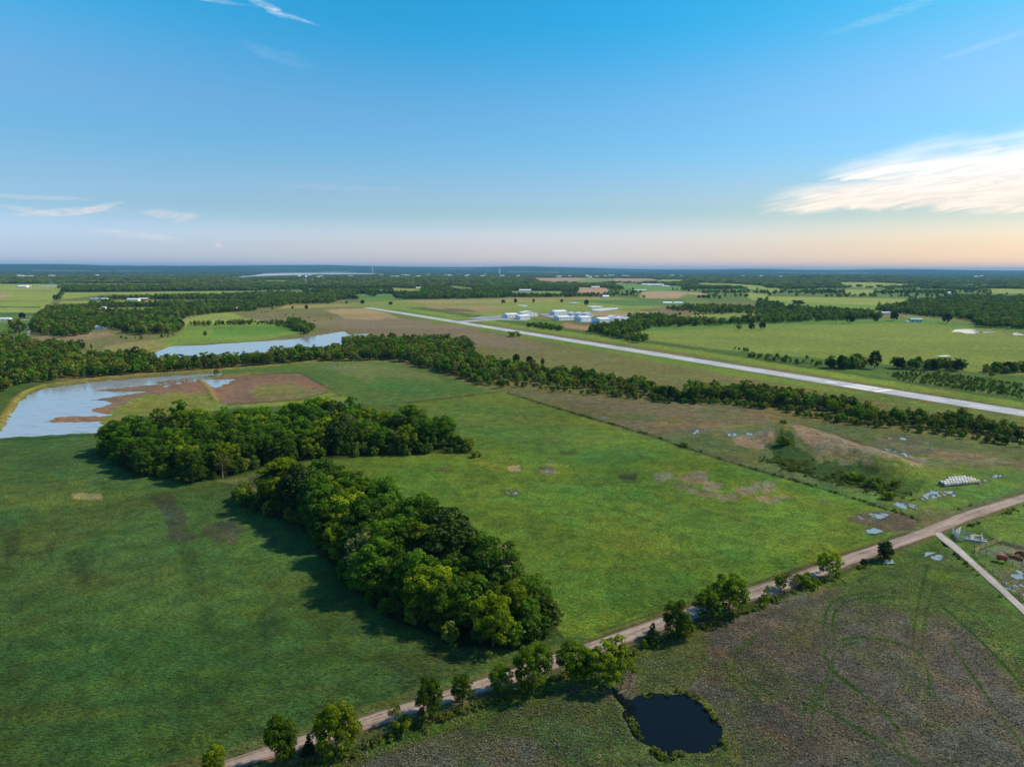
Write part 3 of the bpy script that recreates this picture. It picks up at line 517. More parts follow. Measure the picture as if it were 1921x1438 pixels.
def paint(x, y):
    """ground colour at world points, painted light and shade included"""
    px, py = proj(x, y)
    n = x.shape[0]
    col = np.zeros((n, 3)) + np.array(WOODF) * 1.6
    wx = (vnoise(px, py, 14, 41, 3) - 0.5); wy = (vnoise(px, py, 14, 42, 3) - 0.5)
    def lay(poly, c, feather, warp, st, col):
        xs = [p[0] for p in poly]; ys = [p[1] for p in poly]; pad = feather + warp + 1
        s = np.nonzero((px > min(xs) - pad) & (px < max(xs) + pad) & (py > min(ys) - pad) & (py < max(ys) + pad))[0]
        if len(s) == 0: return
        d = sdist(px[s] + wx[s] * warp * 2.2, py[s] + wy[s] * warp * 1.4, poly)
        a = smooth(d / max(feather, .5) + 0.5) * st
        col[s] = col[s] * (1 - a[:, None]) + np.array(c) * a[:, None]
    lay(*FIELDS[0], col)
    op = far_open(x, y) & (py < 590) & (py > 505.5)
    tone = vnoise(x * .3, y * .3, 700, 87, 2)[:, None]
    oc = np.where(tone < .42, np.array([[0.075, .13, .05]]), np.where(tone < .56, np.array([[0.13, .17, .075]]), np.array([[0.20, .165, .11]])))
    col[op] = oc[op]
    hp = 10.5 * FPX / np.maximum(np.hypot(x, y), 50)
    for poly, c in FAR_FIELDS[:24]:
        ys_ = [p[1] for p in poly]; s = np.nonzero((py > min(ys_) - 2) & (py < max(ys_) + 14))[0]
        a = np.zeros(len(s))
        for q in (1.0, .66, .33, 0): a = np.maximum(a, smooth(sdist(px[s], py[s] - hp[s] * q, poly) + .5))
        col[s] = col[s] * (1 - a[:, None]) + np.array(c) * a[:, None]
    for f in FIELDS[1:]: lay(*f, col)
    # slow drifts inside every field
    near_ = np.clip((py - 560) / 300, 0, 1)
    big = vnoise(x, y, 38, 51, 4); med = vnoise(x * 1.0, y * 1.6, 9, 52, 3)
    col *= (1 + near_ * ((big - .5) * 0.75 + (med - .5) * 0.45))[:, None]
    hue = (vnoise(x, y, 24, 53, 4) - .5) * near_
    col[:, 0] *= 1 + hue * 0.75; col[:, 2] *= 1 - hue * 0.3
    ct = np.clip((py - 505) / 60, 0, 1) * (1 - near_)
    str_ = vnoise(x * .3, y * 1.2, 60, 54, 3)
    col *= (1 + ct * (str_ - .5) * 0.5)[:, None]
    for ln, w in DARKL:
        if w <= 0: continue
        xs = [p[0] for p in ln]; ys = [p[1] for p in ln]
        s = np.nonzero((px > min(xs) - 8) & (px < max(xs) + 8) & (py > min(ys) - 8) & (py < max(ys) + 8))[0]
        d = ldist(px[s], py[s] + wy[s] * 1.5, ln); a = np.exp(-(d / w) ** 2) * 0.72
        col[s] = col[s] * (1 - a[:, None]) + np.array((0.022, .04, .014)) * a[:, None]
    s = np.nonzero((px > -500) & (py > 980))[0]
    a = smooth(sdist(px[s], py[s], FIELDS_BELOW) / 14) * smooth((vnoise(x[s], y[s], 9, 57, 4, .6) - .44) / .25) * .42
    col[s] = col[s] * (1 - a[:, None]) + np.array((0.050, .078, .026)) * a[:, None]
    for ln in TRAILS:
        xs = [p[0] for p in ln]; ys = [p[1] for p in ln]
        s = np.nonzero((px > min(xs) - 12) & (px < max(xs) + 12) & (py > min(ys) - 12) & (py < max(ys) + 12))[0]
        d = ldist(px[s] + wx[s] * 9, py[s] + wy[s] * 6, ln); a = np.exp(-(d / 1.4) ** 2) * 0.45 * (0.4 + med[s])
        col[s] = col[s] * (1 - a[:, None]) + np.array((0.040, .055, .020)) * a[:, None]
    for poly, share, ns in WET:
        if max(p[1] for p in poly) < 780: continue
        xs = [p[0] for p in poly]; ys = [p[1] for p in poly]
        s = np.nonzero((px > min(xs) - 20) & (px < max(xs) + 20) & (py > min(ys) - 20) & (py < max(ys) + 20))[0]
        a = smooth((sdist(px[s] + wx[s] * 8, py[s] + wy[s] * 6, poly) + 5) / 7) * .7
        col[s] = col[s] * (1 - a[:, None]) + np.array((0.085, .082, .070)) * a[:, None]
    for ln in ARCS:
        xs = [p[0] for p in ln]; ys = [p[1] for p in ln]
        s = np.nonzero((px > min(xs) - 12) & (px < max(xs) + 12) & (py > min(ys) - 12) & (py < max(ys) + 12))[0]
        # smooth the traced line
        pts = np.array(ln, float)
        for _ in range(2):
            q = [pts[0]]
            for a_, b_ in zip(pts[:-1], pts[1:]): q += [a_ * .75 + b_ * .25, a_ * .25 + b_ * .75]
            q.append(pts[-1]); pts = np.array(q)
        d = ldist(px[s], py[s], pts.tolist()); a = np.exp(-(d / 2.8) ** 2) * 0.95 * (0.45 + med[s])
        col[s] = col[s] * (1 - a[:, None]) + np.array((0.022, .056, .014)) * a[:, None]
    # yellow sunlight on the pond bank is put into its colour; mud at the grove pond
    for k, (ln, hh, w) in enumerate(BERM_W):
        s = np.nonzero(within(x, y, near(ln, w * 2)))[0]
        d = ldist(x[s], y[s], ln); a = np.exp(-(d / (w * 0.75)) ** 2) * 0.85
        col[s] = col[s] * (1 - a[:, None]) + np.array((0.22, .20, .06)) * a[:, None]
    for poly, c in ((W_GROVE, (0.055, .038, .030)), (W_BLACK, (0.10, .13, .045))):
        pw = G(poly); s = np.nonzero(within(x, y, near(pw, 6)))[0]
        d = sdist(x[s], y[s], pw); a = smooth((d + (3.4 if poly is W_GROVE else 1.6)) / 1.5) * .85
        col[s] = col[s] * (1 - a[:, None]) + np.array(c) * a[:, None]
    for ln, wd, c, st in ((ROAD_C, 4.4, (0.11, .085, .05), .45), (DRIVE_C, 2.4, (0.07, .13, .03), .8)):
        s = np.nonzero(within(x, y, near(ln, 10)))[0]
        if len(s):
            d = ldist(x[s], y[s], ln) + (med[s] - .5) * 2.5; a = smooth((wd - d) / 1.0 + .5) * st
            col[s] = col[s] * (1 - a[:, None]) + np.array(c) * a[:, None]
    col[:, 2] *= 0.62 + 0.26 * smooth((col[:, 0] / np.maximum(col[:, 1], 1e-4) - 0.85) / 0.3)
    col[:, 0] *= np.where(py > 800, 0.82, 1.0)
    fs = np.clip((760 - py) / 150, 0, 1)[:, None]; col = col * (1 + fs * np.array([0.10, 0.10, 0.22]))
    # how rough and tufted the ground is
    tuft = np.zeros(n)
    for poly, st in ((FIELDS_BELOW, 1.0),):
        s = np.nonzero((px > -500) & (py > 980))[0]
        d = sdist(px[s], py[s], poly); tuft[s] = smooth(d / 12) * st
    tuft = np.maximum(tuft, np.clip((col[:, 0] / np.maximum(col[:, 1], 1e-4) - 0.85) * 1.6, 0, 0.8))
    for poly in (REEDBOX,):
        d = sdist(px, py, poly); tuft = np.maximum(tuft, smooth(d / 6) * .6)
    return np.clip(col, 0.004, 1), np.clip(tuft, 0, 1)
FIELDS_BELOW = [(-400, 1700), (262, 1500), (605, 1405), (945, 1305), (1240, 1200), (1401, 1145), (1584, 1080), (1754, 1016), (1850, 1100), (1921, 1170), (2300, 1500), (2300, 2600), (-400, 2600)]
REEDBOX = [(60, 700), (640, 690), (640, 770), (180, 815)]

# ---------------------------------------------------------------- materials
def mat(name):
    mt = bpy.data.materials.new(name); mt.use_nodes = True
    t = mt.node_tree
    for nd in list(t.nodes): t.nodes.remove(nd)
    n = NT(t); out = n.new('ShaderNodeOutputMaterial'); b = n.new('ShaderNodeBsdfPrincipled')
    t.links.new(b.outputs[0], out.inputs[0])
    b.inputs['Specular IOR Level'].default_value = 0.25
    return mt, n, b, out

def plain(name, c, rough=0.7, metal=0.0, vary=0.12, scale=1.5, spec=0.3):
    mt, n, b, out = mat(name)
    g = n.new('ShaderNodeTexCoord').outputs['Object']
    f = n.noise(g, scale, 4, 0.6)
    c1 = tuple(v * (1 - vary) for v in c); c2 = tuple(min(1, v * (1 + vary)) for v in c)
    n.put(b.inputs['Base Color'], n.mix(n.ramp(f, 0.3, 0.7), c1, c2))
    b.inputs['Roughness'].default_value = rough; b.inputs['Metallic'].default_value = metal
    b.inputs['Specular IOR Level'].default_value = spec
    return mt

def ground_material():
    mt, n, b, out = mat('field_ground')
    ac = n.new('ShaderNodeAttribute', attribute_name='Col').outputs['Color']
    at = n.new('ShaderNodeAttribute', attribute_name='tuft').outputs['Fac']
    g = n.new('ShaderNodeNewGeometry').outputs['Position']
    cd = n.new('ShaderNodeCameraData') if False else None
    # stretched streaks of mown and wind-laid grass
    mp = n.new('ShaderNodeMapping'); mt.node_tree.links.new(g, mp.inputs[0]); mp.inputs['Rotation'].default_value = (0, 0, R(58)); mp.inputs['Scale'].default_value = (1.0, 2.6, 1.0)
    f1 = n.noise(mp.outputs[0], 0.9, 6, 0.66, 0.4)
    f2 = n.noise(g, 0.22, 5, 0.6, 0.5)
    f3 = n.noise(g, 3.2, 3, 0.6)
    v = n.m('MULTIPLY', n.ramp(f1, 0.32, 0.68, 0.50, 1.52), n.ramp(f2, 0.32, 0.68, 0.78, 1.24))
    v = n.m('MULTIPLY', v, n.ramp(f3, 0.32, 0.68, 0.60, 1.42))
    c = n.mix(1.0, ac, n.comb(v, v, v), 'MULTIPLY')
    # yellow-green against blue-green drift
    c = n.mix(n.ramp(n.noise(g, 0.12, 5, 0.65, 0.8), 0.40, 0.65, 0.0, 0.6), c, n.mix(1.0, c, (1.55, 1.12, 0.70), 'MULTIPLY'))
    # dry tufts and the dark gaps between them
    vo = n.new('ShaderNodeTexVoronoi', feature='F1'); n.put(vo.inputs['Vector'], g); vo.inputs['Scale'].default_value = 1.7; vo.inputs['Randomness'].default_value = 1
    spot = n.ramp(vo.outputs['Distance'], 0.10, 0.42, 1.0, 0.0)
    pick = n.ramp(n.noise(g, 0.7, 3, 0.6), 0.44, 0.62)
    c = n.mix(n.m('MULTIPLY', n.m('MULTIPLY', spot, pick), n.m('MULTIPLY', at, 0.75)), c, (0.33, 0.27, 0.21))
    dk = n.ramp(n.noise(g, 1.7, 4, 0.7), 0.50, 0.72)
    c = n.mix(n.m('MULTIPLY', dk, n.m('MULTIPLY', at, 0.7)), c, (0.022, 0.027, 0.020))
    n.put(b.inputs['Base Color'], c)
    b.inputs['Roughness'].default_value = 0.95; b.inputs['Specular IOR Level'].default_value = 0.08
    bp = n.new('ShaderNodeBump'); bp.inputs['Distance'].default_value = 0.5
    n.put(bp.inputs['Strength'], n.m('ADD', 0.55, n.m('MULTIPLY', at, 0.35)))
    hgt = n.m('ADD', n.m('MULTIPLY', f1, 0.75), n.m('ADD', n.m('MULTIPLY', f3, 0.35), n.m('MULTIPLY', n.m('MULTIPLY', spot, at), 0.5)))
    n.put(bp.inputs['Height'], hgt); mt.node_tree.links.new(bp.outputs[0], b.inputs['Normal'])
    return mt

def water_material(name='pond_water', tint=(0.012, 0.016, 0.014), rough=0.04, bump=0.02, scale=0.8):
    mt, n, b, out = mat(name)
    g = n.new('ShaderNodeNewGeometry').outputs['Position']
    if tint[0] > 0.1:
        ms = n.new('ShaderNodeMapping'); mt.node_tree.links.new(g, ms.inputs[0]); ms.inputs['Rotation'].default_value = (0, 0, R(12)); ms.inputs['Scale'].default_value = (0.25, 1.4, 1)
        n.put(b.inputs['Base Color'], n.mix(n.ramp(n.noise(ms.outputs[0], 0.25, 5, 0.65, 0.5), 0.52, 0.70), tint, tuple(v * 0.62 for v in tint)))
    else: b.inputs['Base Color'].default_value = (*tint, 1)
    b.inputs['Roughness'].default_value = rough; b.inputs['IOR'].default_value = 1.33; b.inputs['Specular IOR Level'].default_value = 0.3 if tint[0] < 0.01 else 1.0
    mp = n.new('ShaderNodeMapping'); mt.node_tree.links.new(g, mp.inputs[0]); mp.inputs['Rotation'].default_value = (0, 0, R(20)); mp.inputs['Scale'].default_value = (1, 2.5, 1)
    bp = n.new('ShaderNodeBump'); bp.inputs['Strength'].default_value = 1; bp.inputs['Distance'].default_value = bump
    n.put(bp.inputs['Height'], n.noise(mp.outputs[0], scale, 3, 0.6, 0.3)); mt.node_tree.links.new(bp.outputs[0], b.inputs['Normal'])
    return mt

# ---------------------------------------------------------------- meshes
def link(name, me, m=None, parent=None):
    o = bpy.data.objects.new(name, me); COL.objects.link(o)
    if m is not None and me is not None and len(me.materials) == 0: me.materials.append(m)
    if parent is not None: o.parent = parent
    return o

def np_mesh(name, verts, faces, smooth_=False):
    me = bpy.data.meshes.new(name)
    verts = np.asarray(verts, np.float32); faces = np.asarray(faces, np.int32)
    k = faces.shape[1]
    me.vertices.add(len(verts)); me.vertices.foreach_set('co', verts.ravel())
    me.loops.add(faces.size); me.loops.foreach_set('vertex_index', faces.ravel())
    me.polygons.add(len(faces)); me.polygons.foreach_set('loop_start', np.arange(0, faces.size, k, dtype=np.int32))
    me.polygons.foreach_set('loop_total', np.full(len(faces), k, np.int32))
    if smooth_: me.polygons.foreach_set('use_smooth', np.ones(len(faces), bool))
    me.update(calc_edges=True)
    return me

def tag(o, label=None, cat=None, group=None, kind=None):
    if label: o['label'] = label
    if cat: o['category'] = cat
    if group: o['group'] = group
    if kind: o['kind'] = kind
    return o

def grid_sector():
    fine = np.radians(np.arange(-44, 44.01, 0.12)); coarse = np.radians(np.concatenate([np.arange(48, 181, 4.0), np.arange(-180, -45, 4.0)[1:]]))
    az = np.concatenate([fine, coarse])
    ys = np.arange(1560, 516, -1.45)
    D = list(CAMZ / np.tan(PITCH + np.arctan((ys - 719) / FPX)))
    D = [2, 6, 12, 20, 30, 40, 50, 58, 66, 72, 77] + [d for d in D if d > 80]
    while D[-1] < 36000: D.append(D[-1] * 1.035)
    return az, np.array(D)

az, D = grid_sector()
AA, DD = np.meshgrid(az, D)
gx = (np.sin(AA) * DD).ravel(); gy = (np.cos(AA) * DD).ravel()
gz = height(gx, gy)
na, nd = len(az), len(D)
i = np.arange(nd - 1)[:, None] * na + np.arange(na)[None, :]
j = np.arange(nd - 1)[:, None] * na + (np.arange(na)[None, :] + 1) % na
faces = np.stack([i, i + na, j + na, j], -1).reshape(-1, 4)[:, ::-1]
verts = np.stack([gx, gy, gz], 1)
verts = np.vstack([verts, [[0, 0, 0]]])
ground_me = np_mesh('ground', verts, faces, True)
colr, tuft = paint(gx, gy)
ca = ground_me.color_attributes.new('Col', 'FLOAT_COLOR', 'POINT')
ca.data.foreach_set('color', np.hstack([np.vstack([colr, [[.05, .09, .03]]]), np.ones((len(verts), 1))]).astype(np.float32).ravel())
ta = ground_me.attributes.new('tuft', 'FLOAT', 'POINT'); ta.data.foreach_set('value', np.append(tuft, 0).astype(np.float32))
ground = link('ground', ground_me, ground_material()); ground['kind'] = 'structure'
ground['label'] = 'flat farm land of green pastures and rough brown meadow'

# water sheets
MW = water_material('pond_water', (0.33, 0.385, 0.43), 0.05, 0.02)  # silty water, with the bright sky reflection put into the base colour too
MWB = water_material('black_water', (0.004, 0.006, 0.007), 0.04, 0.008)
MWP = water_material('silty_puddle', (0.24, 0.275, 0.30), 0.06, 0.01)
MWD = water_material('far_water', (0.55, 0.56, 0.55), 0.12, 0.02, 0.3)  # pale base colour stands in for the reflected horizon sky
def sheet(name, pts, z, m, label):
    bm_v = [(p[0], p[1], z) for p in pts]
    me = bpy.data.meshes.new(name); me.from_pydata(bm_v, [], [list(range(len(bm_v)))]); me.update()
    o = link(name, me, m); o['kind'] = 'structure'; o['label'] = label
    return o
def hull_box(poly, pad):
    bb = near(poly, pad); return [(bb[0], bb[2]), (bb[1], bb[2]), (bb[1], bb[3]), (bb[0], bb[3])]
def grow(poly, pad):
    c = np.mean(poly, 0); out = []
    P_ = np.array(poly); n_ = len(P_)
    area = 0.5 * sum(P_[k][0] * P_[(k + 1) % n_][1] - P_[(k + 1) % n_][0] * P_[k][1] for k in range(n_))
    sgn = 1 if area > 0 else -1
    for k in range(n_):
        a, b_, c_ = P_[k - 1], P_[k], P_[(k + 1) % n_]
        t1 = (b_ - a) / (np.linalg.norm(b_ - a) + 1e-9); t2 = (c_ - b_) / (np.linalg.norm(c_ - b_) + 1e-9)
        nrm = np.array([t1[1] + t2[1], -t1[0] - t2[0]]) * sgn; nrm /= (np.linalg.norm(nrm) + 1e-9)
        out.append(tuple(b_ + nrm * pad))
    return out
PONDL = ['broad shallow pond with reed spits beside the raised dam', 'long narrow pond beyond the tree belt', 'tiny pool at the corner of the reed bed', 'small black stock pond in the brown pasture below the dirt road', 'muddy pool in the gap between the two groves']
for (nm, poly, dep), lb in zip(WATERS, PONDL): sheet('pond', grow(G(poly), 2.5 if dep > .2 else 1.2), -0.12, MWB if poly is W_BLACK or poly is W_GROVE else MW, lb)
for (poly, sh, ns) in WET: sheet('puddle', grow(G(poly), 0.6), -0.10, MWP, 'shallow puddles on trampled wet ground')
for poly, z in FARW: sheet('lake' if z > 5 else 'pond', [tuple(P(*p, z)) for p in poly], z, MWD, 'far lake shining below the hills' if z > 5 else 'small bright farm pond in the distance')

# ribbons: road, driveway, runway
def ribbon(name, left, right, z, m, step=2.0, across=8, crown=0.0, label=''):
    L_ = np.array([P(*p) for p in left]); R_ = np.array([P(*p) for p in right])
    def cm(pts, t):
        k = min(int(t), len(pts) - 2); f = t - k
        p0 = pts[max(k - 1, 0)]; p1 = pts[k]; p2 = pts[k + 1]; p3 = pts[min(k + 2, len(pts) - 1)]
        return 0.5 * ((2 * p1) + (-p0 + p2) * f + (2 * p0 - 5 * p1 + 4 * p2 - p3) * f * f + (-p0 + 3 * p1 - 3 * p2 + p3) * f ** 3)
    rows = []; s = 0; prev = None
    for k in range(len(L_) - 1):
        d = np.linalg.norm(L_[k + 1] - L_[k]); n_ = max(1, int(d / step))
        for q in range(n_): rows.append(k + q / n_)
    rows.append(len(L_) - 1.0001)
    vs, uv = [], []
    for t in rows:
        a, b_ = cm(L_, t), cm(R_, t); c = (a + b_) / 2
        if prev is not None: s += np.linalg.norm(c - prev)
        prev = c
        jl = (vnoise(np.array([s]), np.array([0.0]), 3.0, 61, 3)[0] - .5) * 0.8 * (crown > 0); jr = (vnoise(np.array([s]), np.array([9.0]), 3.0, 62, 3)[0] - .5) * 0.8 * (crown > 0)
        nrm = (b_ - a) / np.linalg.norm(b_ - a)
        a = a - nrm * jl; b_ = b_ + nrm * jr
        for q in range(across + 1):
            u = q / across; p = a * (1 - u) + b_ * u
            vs.append((p[0], p[1], z + crown * (1 - (2 * u - 1) ** 4))); uv.append((u, s))
    w = across + 1
    fs = [(r * w + q, r * w + q + 1, (r + 1) * w + q + 1, (r + 1) * w + q) for r in range(len(rows) - 1) for q in range(across)]
    me = bpy.data.meshes.new(name); me.from_pydata(vs, [], fs); me.update()
    ul = me.uv_layers.new(name='UVMap')
    for lp in me.loops: ul.data[lp.index].uv = uv[lp.vertex_index]
    for pl in me.polygons: pl.use_smooth = True
    if me.polygons[0].normal.z < 0: me.flip_normals()
    o = link(name, me, m); o['kind'] = 'structure'; o['label'] = label
    return o

def dirt_material(name, c1, c2, edge, ruts=1.0):
    mt, n, b, out = mat(name)
    uvn = n.new('ShaderNodeUVMap'); uvn.uv_map = 'UVMap'
    sp_ = n.new('ShaderNodeSeparateXYZ'); mt.node_tree.links.new(uvn.outputs[0], sp_.inputs[0])
    g = n.new('ShaderNodeNewGeometry').outputs['Position']
    u = sp_.outputs[0]
    st = n.comb(n.m('MULTIPLY', u, 9.0), n.m('MULTIPLY', sp_.outputs[1], 0.05), 0.0)
    f = n.noise(st, 1.0, 5, 0.6, 0.4)
    f2 = n.noise(g, 1.3, 5, 0.65); f3 = n.noise(g, 0.11, 4, 0.6)
    c = n.mix(n.ramp(f, 0.42, 0.58), c1, c2)
    c = n.mix(n.ramp(f3, 0.35, 0.65, 0.0, 0.55), c, tuple(v * 1.15 for v in c2))
    e = n.ramp(n.m('ADD', n.m('ABSOLUTE', n.m('SUBTRACT', u, 0.5)), n.m('MULTIPLY', n.m('SUBTRACT', f2, 0.5), 0.12)), 0.34, 0.48)
    c = n.mix(e, c, edge)
    v = n.ramp(f2, 0.3, 0.7, 0.82, 1.15); c = n.mix(1.0, c, n.comb(v, v, v), 'MULTIPLY')
    n.put(b.inputs['Base Color'], c); b.inputs['Roughness'].default_value = 0.92
    bp = n.new('ShaderNodeBump'); bp.inputs['Strength'].default_value = 0.5; bp.inputs['Distance'].default_value = 0.12
    n.put(bp.inputs['Height'], n.m('ADD', n.m('MULTIPLY', f, 0.8), n.m('MULTIPLY', f2, 0.3))); mt.node_tree.links.new(bp.outputs[0], b.inputs['Normal'])
    return mt
MROAD = dirt_material('red_gravel', (0.165, 0.115, 0.090), (0.33, 0.275, 0.235), (0.15, 0.090, 0.065))
MDRIVE = dirt_material('grey_gravel', (0.26, 0.25, 0.24), (0.40, 0.385, 0.375), (0.16, 0.15, 0.12))
ribbon('dirt_road', ROAD_UP, ROAD_LO, 0.06, MROAD, 1.5, 10, 0.14, 'red gravel road running diagonally between the fields')
ribbon('driveway', DRIVE_L, DRIVE_R, 0.10, MDRIVE, 1.2, 6, 0.05, 'pale gravel driveway branching off the dirt road')
# paved road far left, straight towards the horizon
MASPH = plain('old_asphalt', (0.30, 0.30, 0.31), 0.85, vary=0.15, scale=0.1)
ribbon('paved_road', [(36, 646), (46, 632), (54, 618), (60, 606)], [(48, 646), (55, 632), (59, 618), (63, 606)], 0.25, MASPH, 20, 2, 0, 'narrow paved road between the woods')

# ---------------------------------------------------------------- trees
rng = np.random.default_rng(7)

def leaf_material(name, c, tip, trans=0.38, vr=(0.72, 1.32)):
    mt = bpy.data.materials.new(name); mt.use_nodes = True
    t = mt.node_tree
    for nd in list(t.nodes): t.nodes.remove(nd)
    n = NT(t); out = n.new('ShaderNodeOutputMaterial')
    a = n.new('ShaderNodeAttribute', attribute_name='tint').outputs['Fac']
    rnd = n.new('ShaderNodeObjectInfo').outputs['Random']
    g = n.new('ShaderNodeNewGeometry').outputs['Position']
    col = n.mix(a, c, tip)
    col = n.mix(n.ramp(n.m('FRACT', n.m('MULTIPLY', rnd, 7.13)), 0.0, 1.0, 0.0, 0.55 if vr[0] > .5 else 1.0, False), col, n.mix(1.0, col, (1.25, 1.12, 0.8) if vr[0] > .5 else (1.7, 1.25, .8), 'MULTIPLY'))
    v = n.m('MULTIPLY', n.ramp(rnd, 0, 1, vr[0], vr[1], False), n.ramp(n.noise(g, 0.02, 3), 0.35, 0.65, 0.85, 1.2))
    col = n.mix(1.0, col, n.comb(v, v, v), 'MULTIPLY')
    d = n.new('ShaderNodeBsdfDiffuse'); tr = n.new('ShaderNodeBsdfTranslucent'); gl = n.new('ShaderNodeBsdfGlossy')
    gl.inputs['Roughness'].default_value = 0.5; gl.inputs['Color'].default_value = (0.7, 0.75, 0.7, 1)
    n.put(d.inputs['Color'], col); n.put(tr.inputs['Color'], n.mix(1.0, col, (1.25, 1.35, 0.7), 'MULTIPLY'))
    m1 = n.new('ShaderNodeMixShader'); m1.inputs[0].default_value = trans
    t.links.new(d.outputs[0], m1.inputs[1]); t.links.new(tr.outputs[0], m1.inputs[2])
    m2 = n.new('ShaderNodeMixShader'); m2.inputs[0].default_value = 0.008
    t.links.new(m1.outputs[0], m2.inputs[1]); t.links.new(gl.outputs[0], m2.inputs[2])
    t.links.new(m2.outputs[0], out.inputs[0])
    return mt

ML_OAK = leaf_material('oak_leaves', (0.022, 0.064, 0.006), (0.115, 0.245, 0.010))  # crown highlights and deep shade are put into the tip and base colours
ML_YEL = leaf_material('young_leaves', (0.050, 0.100, 0.004), (0.24, 0.33, 0.005))
ML_DARK = leaf_material('cedar_needles', (0.012, 0.034, 0.006), (0.034, 0.068, 0.010), 0.12)
ML_FAR = leaf_material('far_leaves', (0.042, 0.082, 0.014), (0.135, 0.195, 0.026), 0.3, (0.45, 1.65))
ML_PALE = leaf_material('pale_leaves', (0.075, 0.095, 0.030), (0.15, 0.16, 0.05), 0.3)
MBARK = plain('bark', (0.13, 0.10, 0.075), 0.9, vary=0.3, scale=3)
MPALEBARK = plain('pale_bark', (0.24, 0.22, 0.19), 0.9, vary=0.2, scale=3)

def leaf_quads(r, centres, normals, sizes):
    n = len(centres)
    rv = r.normal(size=(n, 3)); t1 = np.cross(normals, rv); t1 /= np.linalg.norm(t1, axis=1)[:, None] + 1e-9
    t2 = np.cross(normals, t1)
    s = sizes[:, None]; q = []
    for a, b_ in ((-1, -0.55), (0.35, -1), (1, 0.5), (-0.4, 1)):
        q.append(centres + t1 * s * a * r.uniform(.7, 1.1, (n, 1)) + t2 * s * b_ * r.uniform(.7, 1.1, (n, 1)) + normals * s * r.uniform(-.25, .25, (n, 1)))
    return np.stack(q, 1).reshape(-1, 3)

LOWEST = -0.8
def lobes_for(r, Rc, zc, Rz, n, lobe, top=0.0, squash=1.0):
    """lobe centres spread through an uneven ellipsoid"""
    L = []
    tries = 0
    sk = r.uniform(0.8, 1.2, 3)
    while len(L) < n and tries < 4000:
        tries += 1
        d = r.normal(size=3); d /= np.linalg.norm(d)
        if d[2] < LOWEST: continue
        k = r.uniform(0.70, 1.0) if r.random() < 0.8 else r.uniform(0.2, 0.6)
        p = np.array([d[0] * Rc * sk[0], d[1] * Rc * sk[1], d[2] * Rz]) * k
        p[2] += zc
        lr = lobe * r.uniform(0.62, 1.25)
        if all(np.linalg.norm(p - q[0]) > 0.36 * (lr + q[1]) for q in L): L.append((p, lr))
    return L

def crown_data(seed, Rc, zc, Rz, nl, lobe, leaves, size, shape='round'):
    r = np.random.default_rng(seed)
    if shape == 'cone':
        L = []
        for k in range(nl):
            f = k / nl; z = zc - Rz + 2 * Rz * f; rad = Rc * (1 - f) ** 0.8
            a = k * 2.4 + r.uniform(-.4, .4)
            L.append((np.array([math.cos(a) * rad * .55, math.sin(a) * rad * .55, z]), max(lobe * (1.15 - f), 0.35)))
    else:
        L = lobes_for(r, Rc, zc, Rz, nl, lobe)
    C, N_, S, T = [], [], [], []
    for p, lr in L:
        m_ = max(6, int(leaves * (lr / lobe) ** 2))
        d = r.normal(size=(m_, 3)); d /= np.linalg.norm(d, axis=1)[:, None]
        d[:, 2] = np.where(d[:, 2] < -0.35, -d[:, 2], d[:, 2])
        k = r.uniform(0.6, 1.08, (m_, 1)) ** 0.6
        c = p + d * lr * k * np.array([1, 1, 0.82])
        nn = d + r.normal(size=(m_, 3)) * 0.55; nn[:, 2] += 0.25; nn /= np.linalg.norm(nn, axis=1)[:, None]
        C.append(c); N_.append(nn); S.append(size * r.uniform(0.6, 1.3, m_))
        base = r.uniform(0.0, 0.62) + 0.25 * max(0, (p[2] - zc) / Rz)  # random young growth; higher lobes paler, sunlit tops put into the tint
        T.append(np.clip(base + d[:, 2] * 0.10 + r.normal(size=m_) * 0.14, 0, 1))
    C = np.vstack(C); N_ = np.vstack(N_); S = np.concatenate(S); T = np.concatenate(T)
    V = leaf_quads(r, C, N_, S)
    return V, np.repeat(T, 4), L

def tube(path, radii, sides=6):
    """tapered tube along a path: vertices and quads"""
    V, F_ = [], []
    for k, (p, rad) in enumerate(zip(path, radii)):
        p = np.array(p, float)
        a = np.array(path[min(k + 1, len(path) - 1)], float) - np.array(path[max(k - 1, 0)], float)
        a /= np.linalg.norm(a) + 1e-9
        u = np.cross(a, [0.3, 1, 0.1]); u /= np.linalg.norm(u) + 1e-9; v = np.cross(a, u)
        for s in range(sides):
            t = 2 * math.pi * s / sides; V.append(p + (u * math.cos(t) + v * math.sin(t)) * rad)
    for k in range(len(path) - 1):
        for s in range(sides):
            a = k * sides + s; b_ = k * sides + (s + 1) % sides
            F_.append((a, b_, b_ + sides, a + sides))
    return V, F_

def wood_data(seed, L, h0, rad, nlimb, sides=6, lean=0.3):
    r = np.random.default_rng(seed + 500)
    V, F_ = [], []
    def add(path, radii):
        v, f = tube(path, radii, sides); o = len(V); V.extend(v); F_.extend([tuple(i_ + o for i_ in q) for q in f])
    top = np.array([r.uniform(-lean, lean), r.uniform(-lean, lean), h0])
    add([(0, 0, -0.4), (top[0] * .2, top[1] * .2, h0 * 0.35), (top[0] * .6, top[1] * .6, h0 * 0.7), top], [rad * 1.35, rad, rad * 0.8, rad * 0.6])
    for p, lr in sorted(L, key=lambda q: -q[1])[:nlimb]:
        st = top * r.uniform(0.55, 1.0); mid = (st + p) / 2 + r.normal(size=3) * 0.25 + np.array([0, 0, 0.2])
        add([st, mid, p], [rad * 0.42, rad * 0.28, rad * 0.10])
    return V, F_

